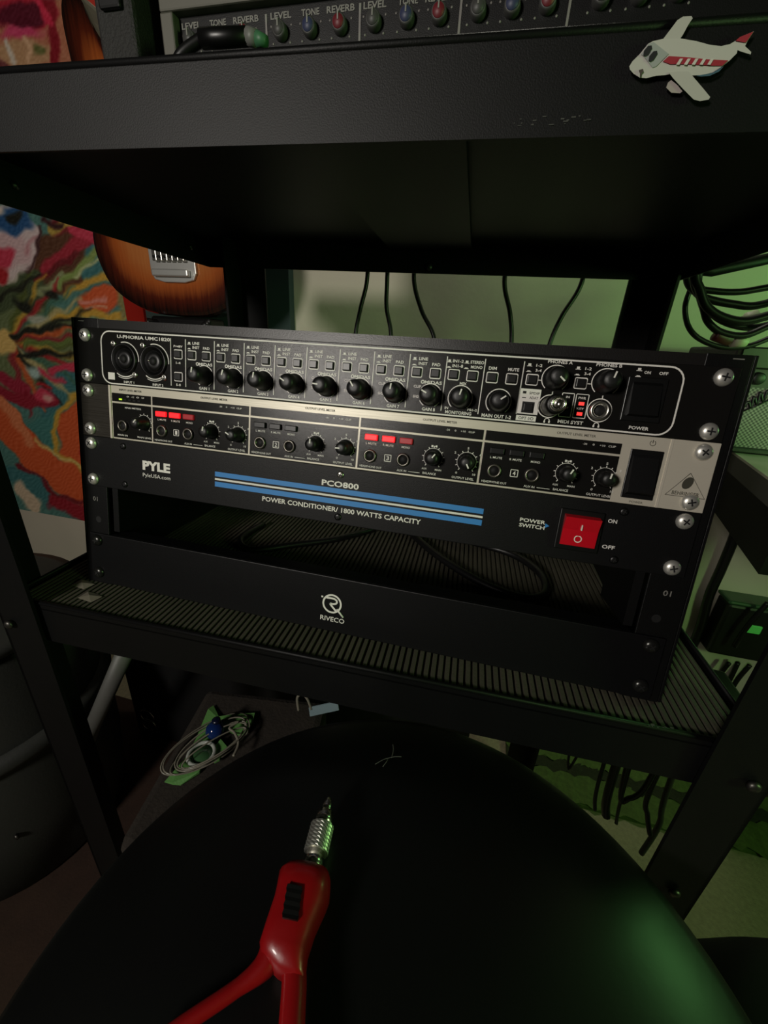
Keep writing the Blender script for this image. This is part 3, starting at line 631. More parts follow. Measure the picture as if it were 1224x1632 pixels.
ell(6, 545, 16, 22, (226, 186, 110)); stroke([(22, 535), (60, 524), (118, 520)], [5, 4, 2], K_); stroke([(30, 566), (70, 562), (120, 566)], [4, 5, 2], K_); stroke([(40, 550), (110, 545)], [4, 5], (104, 120, 60))
ell(38, 487, 16, 10, K_, 20); ell(80, 470, 12, 8, K_, 30); stroke([(0, 475), (36, 455), (60, 440)], [4, 5, 2], (40, 40, 28)); ell(58, 508, 14, 7, (176, 176, 156)); stroke([(0, 450), (22, 442)], 6, (190, 180, 160))
stroke([(84, 592), (110, 584), (136, 578)], [5, 8, 8], P_); stroke([(60, 590), (104, 612)], [4, 2], P_); ell(52, 592, 12, 7, (176, 200, 190), 35); stroke([(0, 600), (40, 622)], [10, 9], (160, 40, 60))
stroke([(0, 626), (50, 640), (82, 640)], [9, 12, 8], (150, 34, 50)); ell(70, 630, 14, 10, P_); ell(76, 634, 5, 5, (224, 160, 150)); stroke([(60, 612), (82, 618)], 3, R_)
stroke([(0, 660), (30, 700), (75, 745), (140, 790)], [22, 24, 22, 20], O_); stroke([(0, 640), (20, 660), (50, 710)], [8, 9, 6], (226, 130, 84)); stroke([(30, 740), (90, 790), (140, 800)], [5, 5, 4], (120, 34, 40))
stroke([(140, 640), (112, 680), (120, 730), (146, 770)], [18, 20, 22, 20], O_); stroke([(132, 618), (100, 650), (84, 690), (92, 722), (140, 756)], [4, 5, 5, 4, 3], Y_); stroke([(140, 690), (146, 760)], 10, R_); stroke([(56, 700), (90, 726), (140, 752)], [2, 3, 2], (224, 190, 110))
stroke([(12, 752), (50, 770), (80, 800)], [10, 12, 8], T_); stroke([(28, 775), (56, 806)], [10, 12], (214, 190, 160)); stroke([(86, 800), (146, 822)], [10, 12], (150, 32, 44))
# eye
ell(12, 386, 50, 58, (222, 200, 196)); ell(14, 400, 36, 30, (214, 170, 172), 0, .6); ell(22, 352, 30, 22, (44, 86, 132)); ell(24, 347, 12, 10, K_); ell(0, 338, 8, 6, W_); ell(4, 412, 22, 14, P_, -25); ell(2, 440, 10, 14, R_); stroke([(40, 400), (56, 378)], 3, (196, 130, 134), .7); stroke([(60, 360), (62, 400), (40, 436)], [3, 3, 2], (70, 40, 40))
# upper corner
ell(40, 20, 50, 30, (186, 40, 60)); ell(34, 26, 40, 22, (96, 20, 40)); ell(34, 52, 34, 8, (214, 70, 110)); ell(40, 85, 50, 22, (196, 150, 110)); stroke([(10, 62), (20, 96)], 4, W_); stroke([(40, 60), (48, 96)], 4, (226, 180, 140)); stroke([(78, 0), (90, 100)], 8, (140, 20, 34)); stroke([(60, 0), (80, 40)], 6, (220, 50, 80)); ell(60, 80, 10, 10, (110, 110, 60))
# brush streaks
st_ = (np.sin(q[:, 0] * .55 + q[:, 1] * .8 + wob(uv, 30, 2)) * np.sin(q[:, 0] * .21 - q[:, 1] * .33 + 2)) * 12
col = np.clip(col + st_[:, None], 4, 250)
lc = np.where(col / 255 <= .04045, col / 255 / 12.92, ((col / 255 + .055) / 1.055) ** 2.4)
ptg = thing('canvas_painting', 'large canvas painting of red orange and teal brush strokes with an eyeball', 'painting', ((x0 + x1) / 2, YP + 34, z0))
me = bpy.data.meshes.new('painted_face')
fs = [(j * nx + i, j * nx + i + 1, (j + 1) * nx + i + 1, (j + 1) * nx + i) for j in range(nz - 1) for i in range(nx - 1)]
inv = MW[ptg.name].inverted(); me.from_pydata([tuple(inv @ m(p)) for p in pw], [], fs)
ca = me.color_attributes.new('paint', 'FLOAT_COLOR', 'POINT'); ca.data.foreach_set('color', np.c_[lc, np.ones(len(lc))].ravel())
pm = bpy.data.materials.new('acrylic_paint'); pm.use_nodes = True; nt = pm.node_tree; bs = nt.nodes['Principled BSDF']; bs.inputs['Roughness'].default_value = .5
cn = nt.nodes.new('ShaderNodeVertexColor'); cn.layer_name = 'paint'; nz_ = nt.nodes.new('ShaderNodeTexNoise'); nz_.inputs['Scale'].default_value = 120; tcn = nt.nodes.new('ShaderNodeTexCoord')
bpn = nt.nodes.new('ShaderNodeBump'); bpn.inputs['Strength'].default_value = .15; bpn.inputs['Distance'].default_value = .002
nt.links.new(tcn.outputs['Object'], nz_.inputs['Vector']); nt.links.new(nz_.outputs[0], bpn.inputs['Height']); nt.links.new(bpn.outputs[0], bs.inputs['Normal']); nt.links.new(cn.outputs[0], bs.inputs['Base Color'])
me.materials.append(pm); fo = bpy.data.objects.new('painted_face', me); C.objects.link(fo); fo.parent = ptg
MB().box(x0, x1, YP + .3, WALL - 1, z0, z1).build('canvas_edge', mat('red_canvas_edge', (205, 36, 24), .55, var=.2, vscale=12), ptg, world=True)

# dark teal canvas behind the guitar
tx0 = x1 + 6; tx1 = at(462, 490, 1, WALL - 22)[0]
tag(MB().box(tx0, tx1, WALL - 22, WALL - .5, -420, 320, 1.5).build('canvas_board', mat('dark_teal_paint', (34, 58, 54), .7, var=.3, vscale=9)), 'plain dark teal canvas board on the wall behind the guitar', 'canvas')

# ------------------------------------------------------------------ sunburst guitar on its stand
gx0, gz0, gy = -444.0, 24.0, 380.0
body = [(0, 0), (60, 3), (110, 20), (146, 56), (160, 105), (151, 150), (132, 190), (122, 222), (128, 258), (140, 292), (139, 322), (124, 342), (100, 338), (72, 320), (42, 312), (0, 312), (-38, 318), (-58, 340), (-84, 374), (-104, 412), (-126, 420), (-140, 396), (-138, 340), (-132, 290), (-126, 244), (-129, 205), (-146, 165), (-160, 118), (-156, 78), (-132, 36), (-72, 6)]
ol = [(p[0] * (.9 if p[0] > 0 else 1), p[1]) for p in smooth_path([(a, b_, 0) for a, b_ in body] + [(0, 0, 0)], 4)][:-1]
gt = thing('electric_guitar', 'sunburst electric guitar with chrome bridge standing behind the cart', 'guitar', (gx0, gy + 20, gz0))
gb = bpy.data.materials.new('sunburst_wood'); gb.use_nodes = True; nt = gb.node_tree; bs = nt.nodes['Principled BSDF']; bs.inputs['Roughness'].default_value = .22; bs.inputs['Coat Weight'].default_value = .5
tcn = nt.nodes.new('ShaderNodeTexCoord'); wv = nt.nodes.new('ShaderNodeTexNoise'); mp = nt.nodes.new('ShaderNodeMapping'); mp.inputs['Scale'].default_value = (60, 3, 3)
rp = nt.nodes.new('ShaderNodeValToRGB'); at_ = nt.nodes.new('ShaderNodeAttribute'); at_.attribute_name = 'edge'; mx = nt.nodes.new('ShaderNodeMath'); mx.operation = 'MULTIPLY_ADD'; mx.inputs[1].default_value = .22
nt.links.new(tcn.outputs['Object'], mp.inputs[0]); nt.links.new(mp.outputs[0], wv.inputs['Vector']); nt.links.new(wv.outputs[0], mx.inputs[0]); nt.links.new(at_.outputs['Fac'], mx.inputs[2]); nt.links.new(mx.outputs[0], rp.inputs[0]); nt.links.new(rp.outputs[0], bs.inputs['Base Color'])
cr = rp.color_ramp; cr.elements[0].position = .08; cr.elements[0].color = lin((22, 14, 12)); cr.elements[1].position = 1.0; cr.elements[1].color = lin((200, 128, 70))
e = cr.elements.new(.34); e.color = lin((92, 36, 22)); e = cr.elements.new(.62); e.color = lin((178, 92, 42))
# body as concentric rings so that the burst follows the outline
A_ = np.array(ol); cen = np.array([-2, 150.0]); rings = [(1, 40, 0), (1, 8, 0), (.985, 2, .0), (.95, 0, .0), (.87, 0, .12), (.74, 0, .42), (.55, 0, .75), (.25, 0, .9), (.02, 0, .9)]
vs = []; at_v = []; n = len(ol)
for s, d, a in rings:
    for p_ in A_: r = cen + (p_ - cen) * s; vs.append(np.array([gx0 + r[0], gy + d, gz0 + r[1]])); at_v.append(a)
fs = [(k * n + i, k * n + (i + 1) % n, k * n + n + (i + 1) % n, k * n + n + i) for k in range(len(rings) - 1) for i in range(n)] + [tuple(range(n)), tuple((len(rings) - 1) * n + i for i in range(n))]
bo = MB().add(vs, fs, False).build('body', gb, gt, world=True)
ea = bo.data.attributes.new('edge', 'FLOAT', 'POINT'); ea.data.foreach_set('value', at_v)
def gp(x, y, z): return (gx0 + x, gy + y, gz0 + z)
bpts = [(-44, 140), (-44, 66), (-38, 56), (-20, 52), (20, 52), (38, 56), (44, 66), (44, 140)]
br = MB().prism(bpts, lambda p_: gp(p_[0], -5, p_[1]), lambda p_: gp(p_[0], 0, p_[1])).build('bridge', mat('satin_chrome', (225, 225, 220), .38, metal=.7), gt, world=True, bevel=1.2)
for k in range(6):
    x = -26 + 10.4 * k; MB().box(*[gx0 + x - 4.2, gx0 + x + 4.2], gy - 14, gy - 5, gz0 + 82, gz0 + 118, 1.2).build('saddle', nickel, br, world=True)
    MB().lathe([(2, 0), (2, 2), (.01, 2.3)], gp(x, -14, 88), n=10).build('saddle_screw', hole, br, world=True)
    MB().tube([gp(x, -15, 100), gp(x * .8, -14, 640)], .5, 5).build('string', nickel, gt, world=True)
MB().box(gx0 - 36, gx0 + 34, gy - 14, gy - 5, gz0 + 60, gz0 + 71, 2).build('tailpiece', MATS['satin_chrome'], br, world=True)
MB().box(gx0 - 60, gx0 + 70, gy - 2.6, gy, gz0 + 170, gz0 + 305, 1).build('pickguard', mat('cream_pickguard', (215, 205, 180), .4), gt, world=True)
for z in (185, 235, 285): MB().box(gx0 - 40, gx0 + 40, gy - 8, gy - 2.6, gz0 + z - 9, gz0 + z + 9, 3).build('pickup', ink, gt, world=True)
MB().box(gx0 - 27, gx0 + 27, gy - 8, gy + 14, gz0 + 300, gz0 + 760, 4).build('neck', mat('maple_neck', (190, 140, 80), .4), gt, world=True)
MB().prism([(-26, 760), (26, 760), (44, 800), (30, 930), (-20, 950), (-40, 830)], lambda p_: gp(p_[0], 0, p_[1]), lambda p_: gp(p_[0], 14, p_[1])).build('headstock', MATS['maple_neck'], gt, world=True)
gs = thing('guitar_stand', 'black tubular guitar stand holding the sunburst guitar', 'stand', (gx0, gy + 30, FLOOR))
MB().tube(smooth_path([gp(-60, -14, -12), gp(-40, 6, -14), gp(0, 30, -16), gp(40, 6, -14), gp(60, -14, -12)]), 7, 10).build('yoke', rubber, gs, world=True)
MB().box(gx0 - 60, gx0 + 60, gy - 4, gy + 40, gz0 - 22, gz0 - 1, 4).build('cradle', plast, gs, world=True)
MB().tube([gp(0, 32, -14), gp(0, 50, FLOOR - gz0 + 250)], 10, 12).build('post', steel, gs, world=True)
for a in (-1, 0, 1): MB().tube([gp(0, 50, FLOOR - gz0 + 300), gp(a * 170, (90 if a else -110) + 30, FLOOR - gz0 + 6)], 7, 8).build('leg', steel, gs, world=True)

# ------------------------------------------------------------------ right: desk, small amplifier, cables, wall box
DZ = -112.0
dk = thing('desk', 'black desk with a thick apron beside the cart on the carpet', 'desk', (700, 330, FLOOR))
e0 = at(1160, 714, 2, DZ); e1 = at(1224, 760, 2, DZ); dd = (e1 - e0) / np.linalg.norm(e1 - e0); far = e0 - dd * 120; near = e1 + dd * 70
far[1] = min(far[1], 545); top = [far, near, near + np.array([760, 30, 0]), np.array([1150, 545, DZ])]
f0 = lambda p_: (p_[0], p_[1], DZ); f1 = lambda p_: (p_[0], p_[1], DZ - 20)
deskm = mat('pale_laminate_top', (150, 150, 132), .4); desk2 = mat('black_laminate', (7, 7, 7), .5, spec=.25)
MB().prism([(p_[0], p_[1]) for p_ in top], f0, lambda p_: (p_[0], p_[1], DZ - 3)).build('top', deskm, dk, world=True)
MB().prism([(p_[0], p_[1]) for p_ in top], lambda p_: (p_[0], p_[1], DZ - 3.2), lambda p_: (p_[0], p_[1], DZ - 26)).build('edge_board', mat('charcoal_laminate', (52, 52, 48), .5), dk, world=True)
ins = [(far[0] + 8, far[1] - 6), (near[0] + 8, near[1] + 8), (near[0] + 740, near[1] + 40), (1140, 535)]
MB().prism(ins, lambda p_: (p_[0], p_[1], DZ - 26.2), lambda p_: (p_[0], p_[1], DZ - 92)).build('apron', desk2, dk, world=True)
for p_ in ((1100, 500), (1080, near[1] + 70), (near[0] + 480, near[1] + 60)): MB().box(p_[0] - 18, p_[0] + 18, p_[1] - 18, p_[1] + 18, FLOOR, DZ - 92.4, 2).build('leg', desk2, dk, world=True)
# practice amplifier
ya = 356.0
pa = thing('practice_amplifier', 'small black amplifier with grey grille cloth standing on the black desk', 'amplifier', (600, ya + 80, DZ))
ax0 = at(1168, 640, 1, ya)[0] - 14; zg1 = at(1205, 618, 1, ya)[2]; ztop = at(1205, 588, 1, ya)[2]
MB().box(ax0, ax0 + 330, ya + 4, ya + 150, DZ + .3, ztop + 26, 4).build('cabinet', tol, pa, world=True)
MB().box(ax0, ax0 + 330, ya - 6, ya + 4, ztop, ztop + 26, 2).box(ax0, ax0 + 330, ya - 6, ya + 4, DZ + .3, DZ + 8, 2).box(ax0, ax0 + 9, ya - 6, ya + 4, DZ + 8, ztop, 2).build('front_frame', plast, pa, world=True)
MB().box(ax0 + 9, ax0 + 330, ya, ya + 4, zg1, ztop).build('control_strip', mat('dark_grey_strip', (70, 70, 66), .5), pa, world=True)
gm = bpy.data.materials.new('woven_grille_cloth'); gm.use_nodes = True; nt = gm.node_tree; bs = nt.nodes['Principled BSDF']; bs.inputs['Roughness'].default_value = .7
tcn = nt.nodes.new('ShaderNodeTexCoord'); ck = nt.nodes.new('ShaderNodeTexChecker'); ck.inputs['Scale'].default_value = 380; ck.inputs['Color1'].default_value = lin((150, 148, 138)); ck.inputs['Color2'].default_value = lin((84, 84, 78))
nt.links.new(tcn.outputs['Object'], ck.inputs['Vector']); nt.links.new(ck.outputs[0], bs.inputs['Base Color'])
MB().box(ax0 + 9, ax0 + 330, ya, ya + 4, DZ + 8, zg1).build('grille', gm, pa, world=True)
k0 = at(1207, 600, 1, ya)
MB().lathe([(8, 0), (7.4, 6), (6, 7), (.01, 7)], (k0[0], ya, (zg1 + ztop) / 2), n=18).build('knob', knobm, pa, world=True)
lg = [at(px, py, 1, ya - 1.5) for px, py in [(1186, 648), (1193, 640), (1196, 650), (1202, 632), (1206, 645), (1212, 625), (1216, 640), (1224, 622), (1232, 634), (1240, 615)]]
MB().tube(smooth_path(lg, 5), 1.6, 6).tube([at(1182, 656, 1, ya - 1.5), at(1245, 630, 1, ya - 1.5)], 1.3, 6).build('script_logo', plast, pa, world=True)
# cable bundle over the small amplifier
yc = 330.0
runs = [[(1112, 440), (1100, 462), (1092, 490), (1097, 520), (1115, 540), (1150, 553), (1190, 552), (1224, 540), (1270, 520)],
        [(1106, 436), (1112, 456), (1140, 464), (1180, 465), (1224, 458), (1270, 452)],
        [(1090, 452), (1110, 466), (1130, 477), (1170, 485), (1205, 487), (1270, 470)],
        [(1100, 455), (1120, 480), (1135, 500), (1160, 515), (1195, 522), (1224, 518), (1270, 505)],
        [(1108, 460), (1122, 495), (1130, 515), (1150, 530), (1185, 535), (1224, 520), (1270, 500)],
        [(1104, 446), (1116, 462), (1126, 488), (1150, 505), (1185, 512), (1230, 502), (1270, 496)]]
for i, r in enumerate(runs):
    P = [at(*p_, 1, yc - 13 * i) for p_ in r]; P[0] = P[0] + np.array([0, 0, 10])
    P = [P[0] + np.array([-6, -2, 60])] + P + [P[-1] + np.array([60, 20, 18])]
    cable('audio_cable', P, (3.2, 3.6, 4.2, 3.8, 3.8, 4.6)[i], ['black cable drooping in the widest loop below the red plug', 'black cable running nearly level just under the cable bar', 'thick black cable second below the cable bar in the tangled bundle',
        'black cable sagging below the pale rounded plug in the tangled bundle', 'black cable passing just above the dark red plug in the bundle', 'thickest black cable in the middle of the tangled bundle'][i], 'tangled cable bundle', n=8)
def blob(name, label, cat, pxs, yy, r, mt):
    P = [at(*p_, 1, yy) for p_ in pxs]; return tag(MB().tube(P, r, 14).build(name, mt), label, cat)
rp0 = blob('connector_plug', 'dark red plastic plug among the tangled cables', 'plug', [(1139, 533), (1143, 535), (1164, 542)], yc - 48, [6.5, 6.5, 6.5], mat('dark_red_plastic', (70, 14, 18), .5))
blob('connector_plug', 'pale beige plug end beside the dark red plug', 'plug', [(1168, 543), (1190, 545)], yc - 46, [7, 5], mat('pale_beige_plastic', (190, 186, 160), .5))
blob('connector_plug', 'pale rounded plug hanging in the tangled cables', 'plug', [(1184, 512), (1190, 510), (1206, 505), (1210, 503)], yc + 14, [6, 9, 9, 6], mat('pale_grey_plastic', (170, 180, 150), .5))
tag(MB().tube([cartw(292, 294, 100), at(1135, 432, 1, 312), at(1300, 372, 1, 330) + np.array([60, 0, 0])], 6, 10).build('cable_bar', steel), 'black bar carrying the tangled cable bundle beside the rear cart leg', 'bar')
# thick cable and wall box
yw = WALL - 14
cable('mains_cable', [at(*p_, 1, yw) for p_ in [(1184, 800), (1172, 850), (1150, 905), (1130, 950), (1116, 1000), (1098, 1040), (1080, 1070)]], 9, 'thick black cord running down the pale wall below the desk')
bxp = thing('power_supply_box', 'black box with a green lit edge and indicator on the wall under the desk', 'power supply', at(1190, 1060, 1, WALL - 40))
q0 = at(1162, 962, 1, WALL - 42); q1 = at(1245, 1062, 1, WALL - 42)
MB().box(q0[0], q1[0] + 40, WALL - 44, WALL - 1, q1[2], q0[2], 6).build('case', mat('dark_box', (22, 24, 22), .4), bxp, world=True)
MB().box(q0[0] - 4, q1[0] + 50, WALL - 48, WALL - 1, q0[2] + .5, q0[2] + 9, 4).build('lid', mat('green_grey_lid', (52, 84, 56), .25), bxp, world=True)
li = at(1200, 1003, 1, WALL - 45)
MB().box(li[0] - 12, li[0] + 14, WALL - 46, WALL - 43.8, li[2] - 9, li[2] + 9, 2).build('indicator', mat('green_indicator', (90, 200, 90), .4, emit=.12), bxp, world=True)
for i, r in enumerate([[(1162, 1056), (1146, 1076), (1124, 1104)], [(1176, 1056), (1162, 1085), (1142, 1120)], [(1195, 1060), (1174, 1085), (1158, 1114)], [(1224, 960), (1190, 1000), (1170, 1030)]]):
    cable('adapter_cord', [at(*p_, 1, WALL - (22 if i < 3 else 62)) for p_ in r], 4.5, ('thin black cord crossing the front of the wall box under the desk' if i == 3 else 'thin black cord hanging from the bottom of the wall box'), 'cords of the wall box')

# ------------------------------------------------------------------ under the middle shelf, right
ps = thing('power_strip', 'black power strip fixed under the right end of the middle shelf', 'power strip', (205, 60, -282))
A = at(958, 1205, 1, 40); B_ = at(1075, 1222, 1, 40)
MB().box(A[0], B_[0] + 20, 20, 66, -290, -264.5, 3).build('housing', plast, ps, world=True)
for k in range(3): MB().box(A[0] + 12 + 36 * k, A[0] + 34 + 36 * k, 24, 50, -300, -290, 2).build('plug', mat('grey_plug', (60, 58, 54), .5), ps, world=True)
hang = [[(955, 1210), (953, 1250), (948, 1290)], [(972, 1215), (970, 1260), (966, 1300)], [(980, 1215), (990, 1262), (1004, 1272), (1024, 1260), (1045, 1225)], [(1055, 1220), (1035, 1262), (1032, 1300), (1036, 1330)], [(1058, 1225), (1060, 1270), (1050, 1315), (1022, 1360)], [(985, 1215), (992, 1265), (982, 1312)], [(888, 1195), (905, 1216), (920, 1205), (930, 1190)], [(1040, 1215), (1046, 1240), (1036, 1255), (1022, 1268)]]
for i, r in enumerate(hang):
    P = [at(*p_, 1, 60 + 8 * i) for p_ in r]; P[0][2] = max(P[0][2], -300)
    cable('hanging_cord', P, (2.2, 5, 3, 3, 3.4, 2.2, 1.6, 2)[i], ['thin black cord hanging straight beside the thick one under the middle shelf', 'thick black cord hanging straight below the power strip', 'black cord hanging in a deep U shaped loop below the power strip', 'black cord bowing outward beside the cart leg below the power strip',
        'grey cord running down along the cart leg toward the stool', 'thin grey cord curving behind the U shaped loop', 'thinnest black cord sagging under the shelf beside the stool seat', 'short grey cord ending at the U shaped loop'][i], 'cords below the middle shelf', mat('grey_cord', (52, 50, 46), .45) if i in (4, 5, 7) else rubber)

# striped rug
rg = []
rugc = [((78, 96, 46), 60), ((40, 44, 26), 26), ((84, 104, 50), 30), ((58, 44, 28), 22), ((78, 96, 46), 40), ((34, 40, 24), 24), ((90, 110, 54), 62)]
rug = thing('striped_rug', 'green and brown striped shag rug lying against the wall on the beige carpet', 'rug', (600, 400, FLOOR))
y = 276.0
for i, (c_, wd) in enumerate(rugc):
    nn = 60; vs = []
    for k in range(nn + 1):
        x = 250 + 800 * k / nn
        for yy in (y, y + wd): vs.append((x, yy + 5 * math.sin(k * 2.1 + yy * .7) + random.uniform(-3, 3), FLOOR + 12 + random.uniform(-2, 2)))
    b = MB().add(vs, [(2 * k, 2 * k + 1, 2 * k + 3, 2 * k + 2) for k in range(nn)])
    b.box(252, 1048, y + 3, y + wd - 3, FLOOR + .3, FLOOR + 9)
    b.build('rug_stripe', mat('rug_%d' % (i % 5), c_, .95, bump=1, bscale=350, var=.5, vscale=120), rug, world=True); y += wd

tag(MB().box(-1000, -330, -620, 240, FLOOR + .3, FLOOR + 8, 2).build('floor_shade', mat('shaded_carpet_brown', (52, 34, 24), .95, bump=.6, bscale=300, var=.3, vscale=40)), 'dark brown sheet standing in for shaded carpet under the grey round drum', 'mat')  # dark sheet added over the carpet, standing in for shade left of the cart
# ------------------------------------------------------------------ left under the cart: round drum, black cabinet, fabric box
dr = thing('storage_drum', 'dark grey round plastic drum with a raised band standing beside the left cart leg', 'drum', (-590, 0, FLOOR + 8.4))
dm = mat('dark_grey_plastic', (50, 52, 48), .6, bump=.2, bscale=300)
band = at(70, 1215, 1, -130)
zb_ = at(92, 1192, 0, -395)[2]
MB().lathe([(138, 0), (152, 6), (162, 120), (164, 250), (158, 275), (158, 395), (152, 415), (.01, 420)], (-590, 0, FLOOR + 8.4), 'z', 48).build('body', dm, dr, world=True)
MB().lathe([(159, 0), (170, 3), (173, 12), (170, 24), (159, 27)], (-590, 0, FLOOR + 8.4 + 246), 'z', 48, close=False).build('band', dm, dr, world=True)
MB().lathe([(154, 0), (162, 4), (162, 16), (146, 20), (.01, 20)], (-590, 0, FLOOR + 8.4 + 407), 'z', 48).build('lid', dm, dr, world=True)
for a in (-30, -44, -58, -74):
    q = math.radians(a); MB().lathe([(4, 0), (4, 3), (.01, 4)], (-590 + 164 * math.cos(q), 164 * math.sin(q), FLOOR + 170 + a), n=10).build('bolt', bolt, dr, world=True)
sb = thing('speaker_cabinet', 'black speaker cabinet with chrome rings on the floor under the cart', 'speaker', (-185, 200, FLOOR))
MB().box(-520, 150, 178, 230, FLOOR + .3, FLOOR + 470, 5).build('cabinet', mat('black_vinyl_cabinet', (14, 14, 14), .6), sb, world=True)
gbarm = mat('matte_grey', (88, 88, 84), .5)
MB().tube([at(199, 1040, 1, 30), at(150, 1152, 1, 30), at(140, 1180, 1, 30)], 11, 14).build('grey_bar', gbarm, dr, world=True)  # plain grey tube leaning beside the drum
for (px, py) in ((196, 1130), (118, 1378)):
    P = at(px, py, 1, 176); P[0] = max(P[0], -500); P[2] = max(P[2], FLOOR + 40)
    MB().tube([(P[0] + 15 + 16 * math.cos(i * math.pi / 12), 176, P[2] + 16 * math.sin(i * math.pi / 12)) for i in range(24)], 1.6, 8, True).build('chrome_ring', chrome, sb, world=True)
# fabric covered box with tape and clear wire on it
BT = -450.0
fb = mat('brown_fabric', (40, 34, 27), .95, bump=1, bscale=260, var=.5, vscale=60)
fl, fr_ = at(330, 1095, 2, BT), at(500, 1112, 2, BT); nl = at(196, 1330, 2, BT)
tp = [(fl[0], fl[1]), (nl[0], nl[1] - 10), (nl[0] + 170, nl[1] - 16), (fr_[0] + 20, fr_[1])]
fbx = thing('fabric_box', 'dark brown fabric covered box under the cart behind the stool', 'box', (-130, -20, FLOOR))
MB().prism(tp, lambda p_: (p_[0], p_[1], BT), lambda p_: (p_[0] * .98, p_[1] * .98, FLOOR + .4)).build('cover', fb, fbx, world=True, bevel=10)
tape = mat('green_masking_tape', (96, 150, 78), .6, bump=.3, bscale=500)
def flat(name, pxs, z, mt, label, cat, th=.8, group=None):
    P = [at(*p_, 2, z) for p_ in pxs]; n = len(P)
    b = MB().add([p_ + np.array([0, 0, (2.5 if i % 2 else 0)]) for i, p_ in enumerate(P)] + [p_ - np.array([0, 0, th]) for p_ in P], [tuple(range(n)), tuple(range(2 * n - 1, n - 1, -1))] + [(i, (i + 1) % n, n + (i + 1) % n, n + i) for i in range(n)])
    return tag(b.build(name, mt), label, cat, group)
flat('masking_tape', [(262, 1246), (275, 1250), (288, 1251), (318, 1232), (336, 1196), (352, 1150), (340, 1124), (332, 1132), (312, 1178), (296, 1210)], BT + 3, tape, 'long strip of green masking tape under the coiled clear wire', 'tape')
flat('masking_tape', [(345, 1142), (380, 1140), (406, 1136), (404, 1148), (392, 1170), (378, 1172), (352, 1160)], BT + 6, tape, 'short torn piece of green masking tape under the blue glass bead', 'tape')
flat('masking_tape', [(330, 1205), (352, 1180), (362, 1190), (350, 1212), (342, 1216)], BT + 7, tape, 'small dark green scrap of masking tape beside the clear ring', 'tape')
wire = mat('clear_plastic_wire', (128, 124, 110), .3)
wc = thing('wire_coil', 'coil of thin clear plastic wire lying on the fabric box', 'wire', at(330, 1180, 2, BT + 2))
for k in range(6):
    P = []
    for i in range(40):
        a = 2 * math.pi * i / 40; cx, cy = 332 + 3 * k - 6, 1186 + (k % 3) * 3; L = 92 - 5 * k; W = 30 - 2.4 * k + 5 * math.sin(k * 2.3)
        u, v = L * math.cos(a), W * math.sin(a); th = math.radians(-43 + 3 * math.sin(k * 1.7))
        P.append(at(cx + u * math.cos(th) - v * math.sin(th) * .9, cy + u * math.sin(th) * .72 + v * math.cos(th) * .9, 2, BT + 8 + 2 * k + 3 * math.sin(a * 2 + k)))
    MB().tube(P, .85, 6, True).build('wire_loop', wire, wc, world=True)
MB().tube(smooth_path([at(*p_, 2, BT + 18) for p_ in [(372, 1205), (380, 1185), (374, 1168), (366, 1160), (380, 1150)]]), 1.6, 6).build('wire_end', wire, wc, world=True)
gl = mat('blue_glass', (24, 50, 110), .08, trans=.35)
bc = at(343, 1164, 2, BT + 14)
bd = thing('glass_bead', 'round blue glass bead on the green tape', 'bead', bc - np.array([0, 0, 9]))
MB().lathe([(.01, 0), (6, 1), (9.5, 5), (11, 10), (9.5, 15), (5, 19), (.01, 20)], bc - np.array([0, 0, 9]), 'z', 20).build('bead_body', gl, bd, world=True)
MB().lathe([(5, 0), (5, 5), (3, 6), (.01, 6)], bc + np.array([0, 4, 8]), 'z', 14).build('bead_cap', mat('dark_blue_cap', (10, 16, 40), .3), bd, world=True)
rc = at(322, 1207, 2, BT + 5)
cr_ = thing('clear_ring', 'clear plastic ring lying on the green tape', 'ring', rc)
MB().tube([rc + np.array([14 * math.cos(i * math.pi / 14), 14 * math.sin(i * math.pi / 14), 6]) for i in range(28)], 2.2, 8, True).build('rim', mat('clear_plastic', (210, 215, 205), .15, trans=.4), cr_, world=True)
MB().lathe([(13, 0), (13, 2), (.01, 3)], rc + np.array([0, 0, 2]), 'z', 24).build('lens', mat('greenish_lens', (70, 110, 70), .1, trans=.3), cr_, world=True)
# paper tag on a loop
pt = thing('paper_tag', 'pale blue paper tag on a white loop behind the stool', 'tag', at(515, 1135, 1, 40))
P = [at(*p_, 1, 40) for p_ in [(492, 1128), (538, 1118), (540, 1132), (494, 1142)]]
MB().add(P + [p_ + np.array([0, 1.2, 0]) for p_ in P], [(0, 1, 2, 3), (7, 6, 5, 4), (0, 1, 5, 4), (1, 2, 6, 5), (2, 3, 7, 6), (3, 0, 4, 7)]).build('paper', mat('pale_blue_paper', (120, 140, 146), .7), pt, world=True)
MB().tube(smooth_path([at(*p_, 1, 40) for p_ in [(476, 1132), (474, 1112), (482, 1106), (490, 1114), (496, 1130)]]), 1.8, 6).build('loop', wire, pt, world=True)

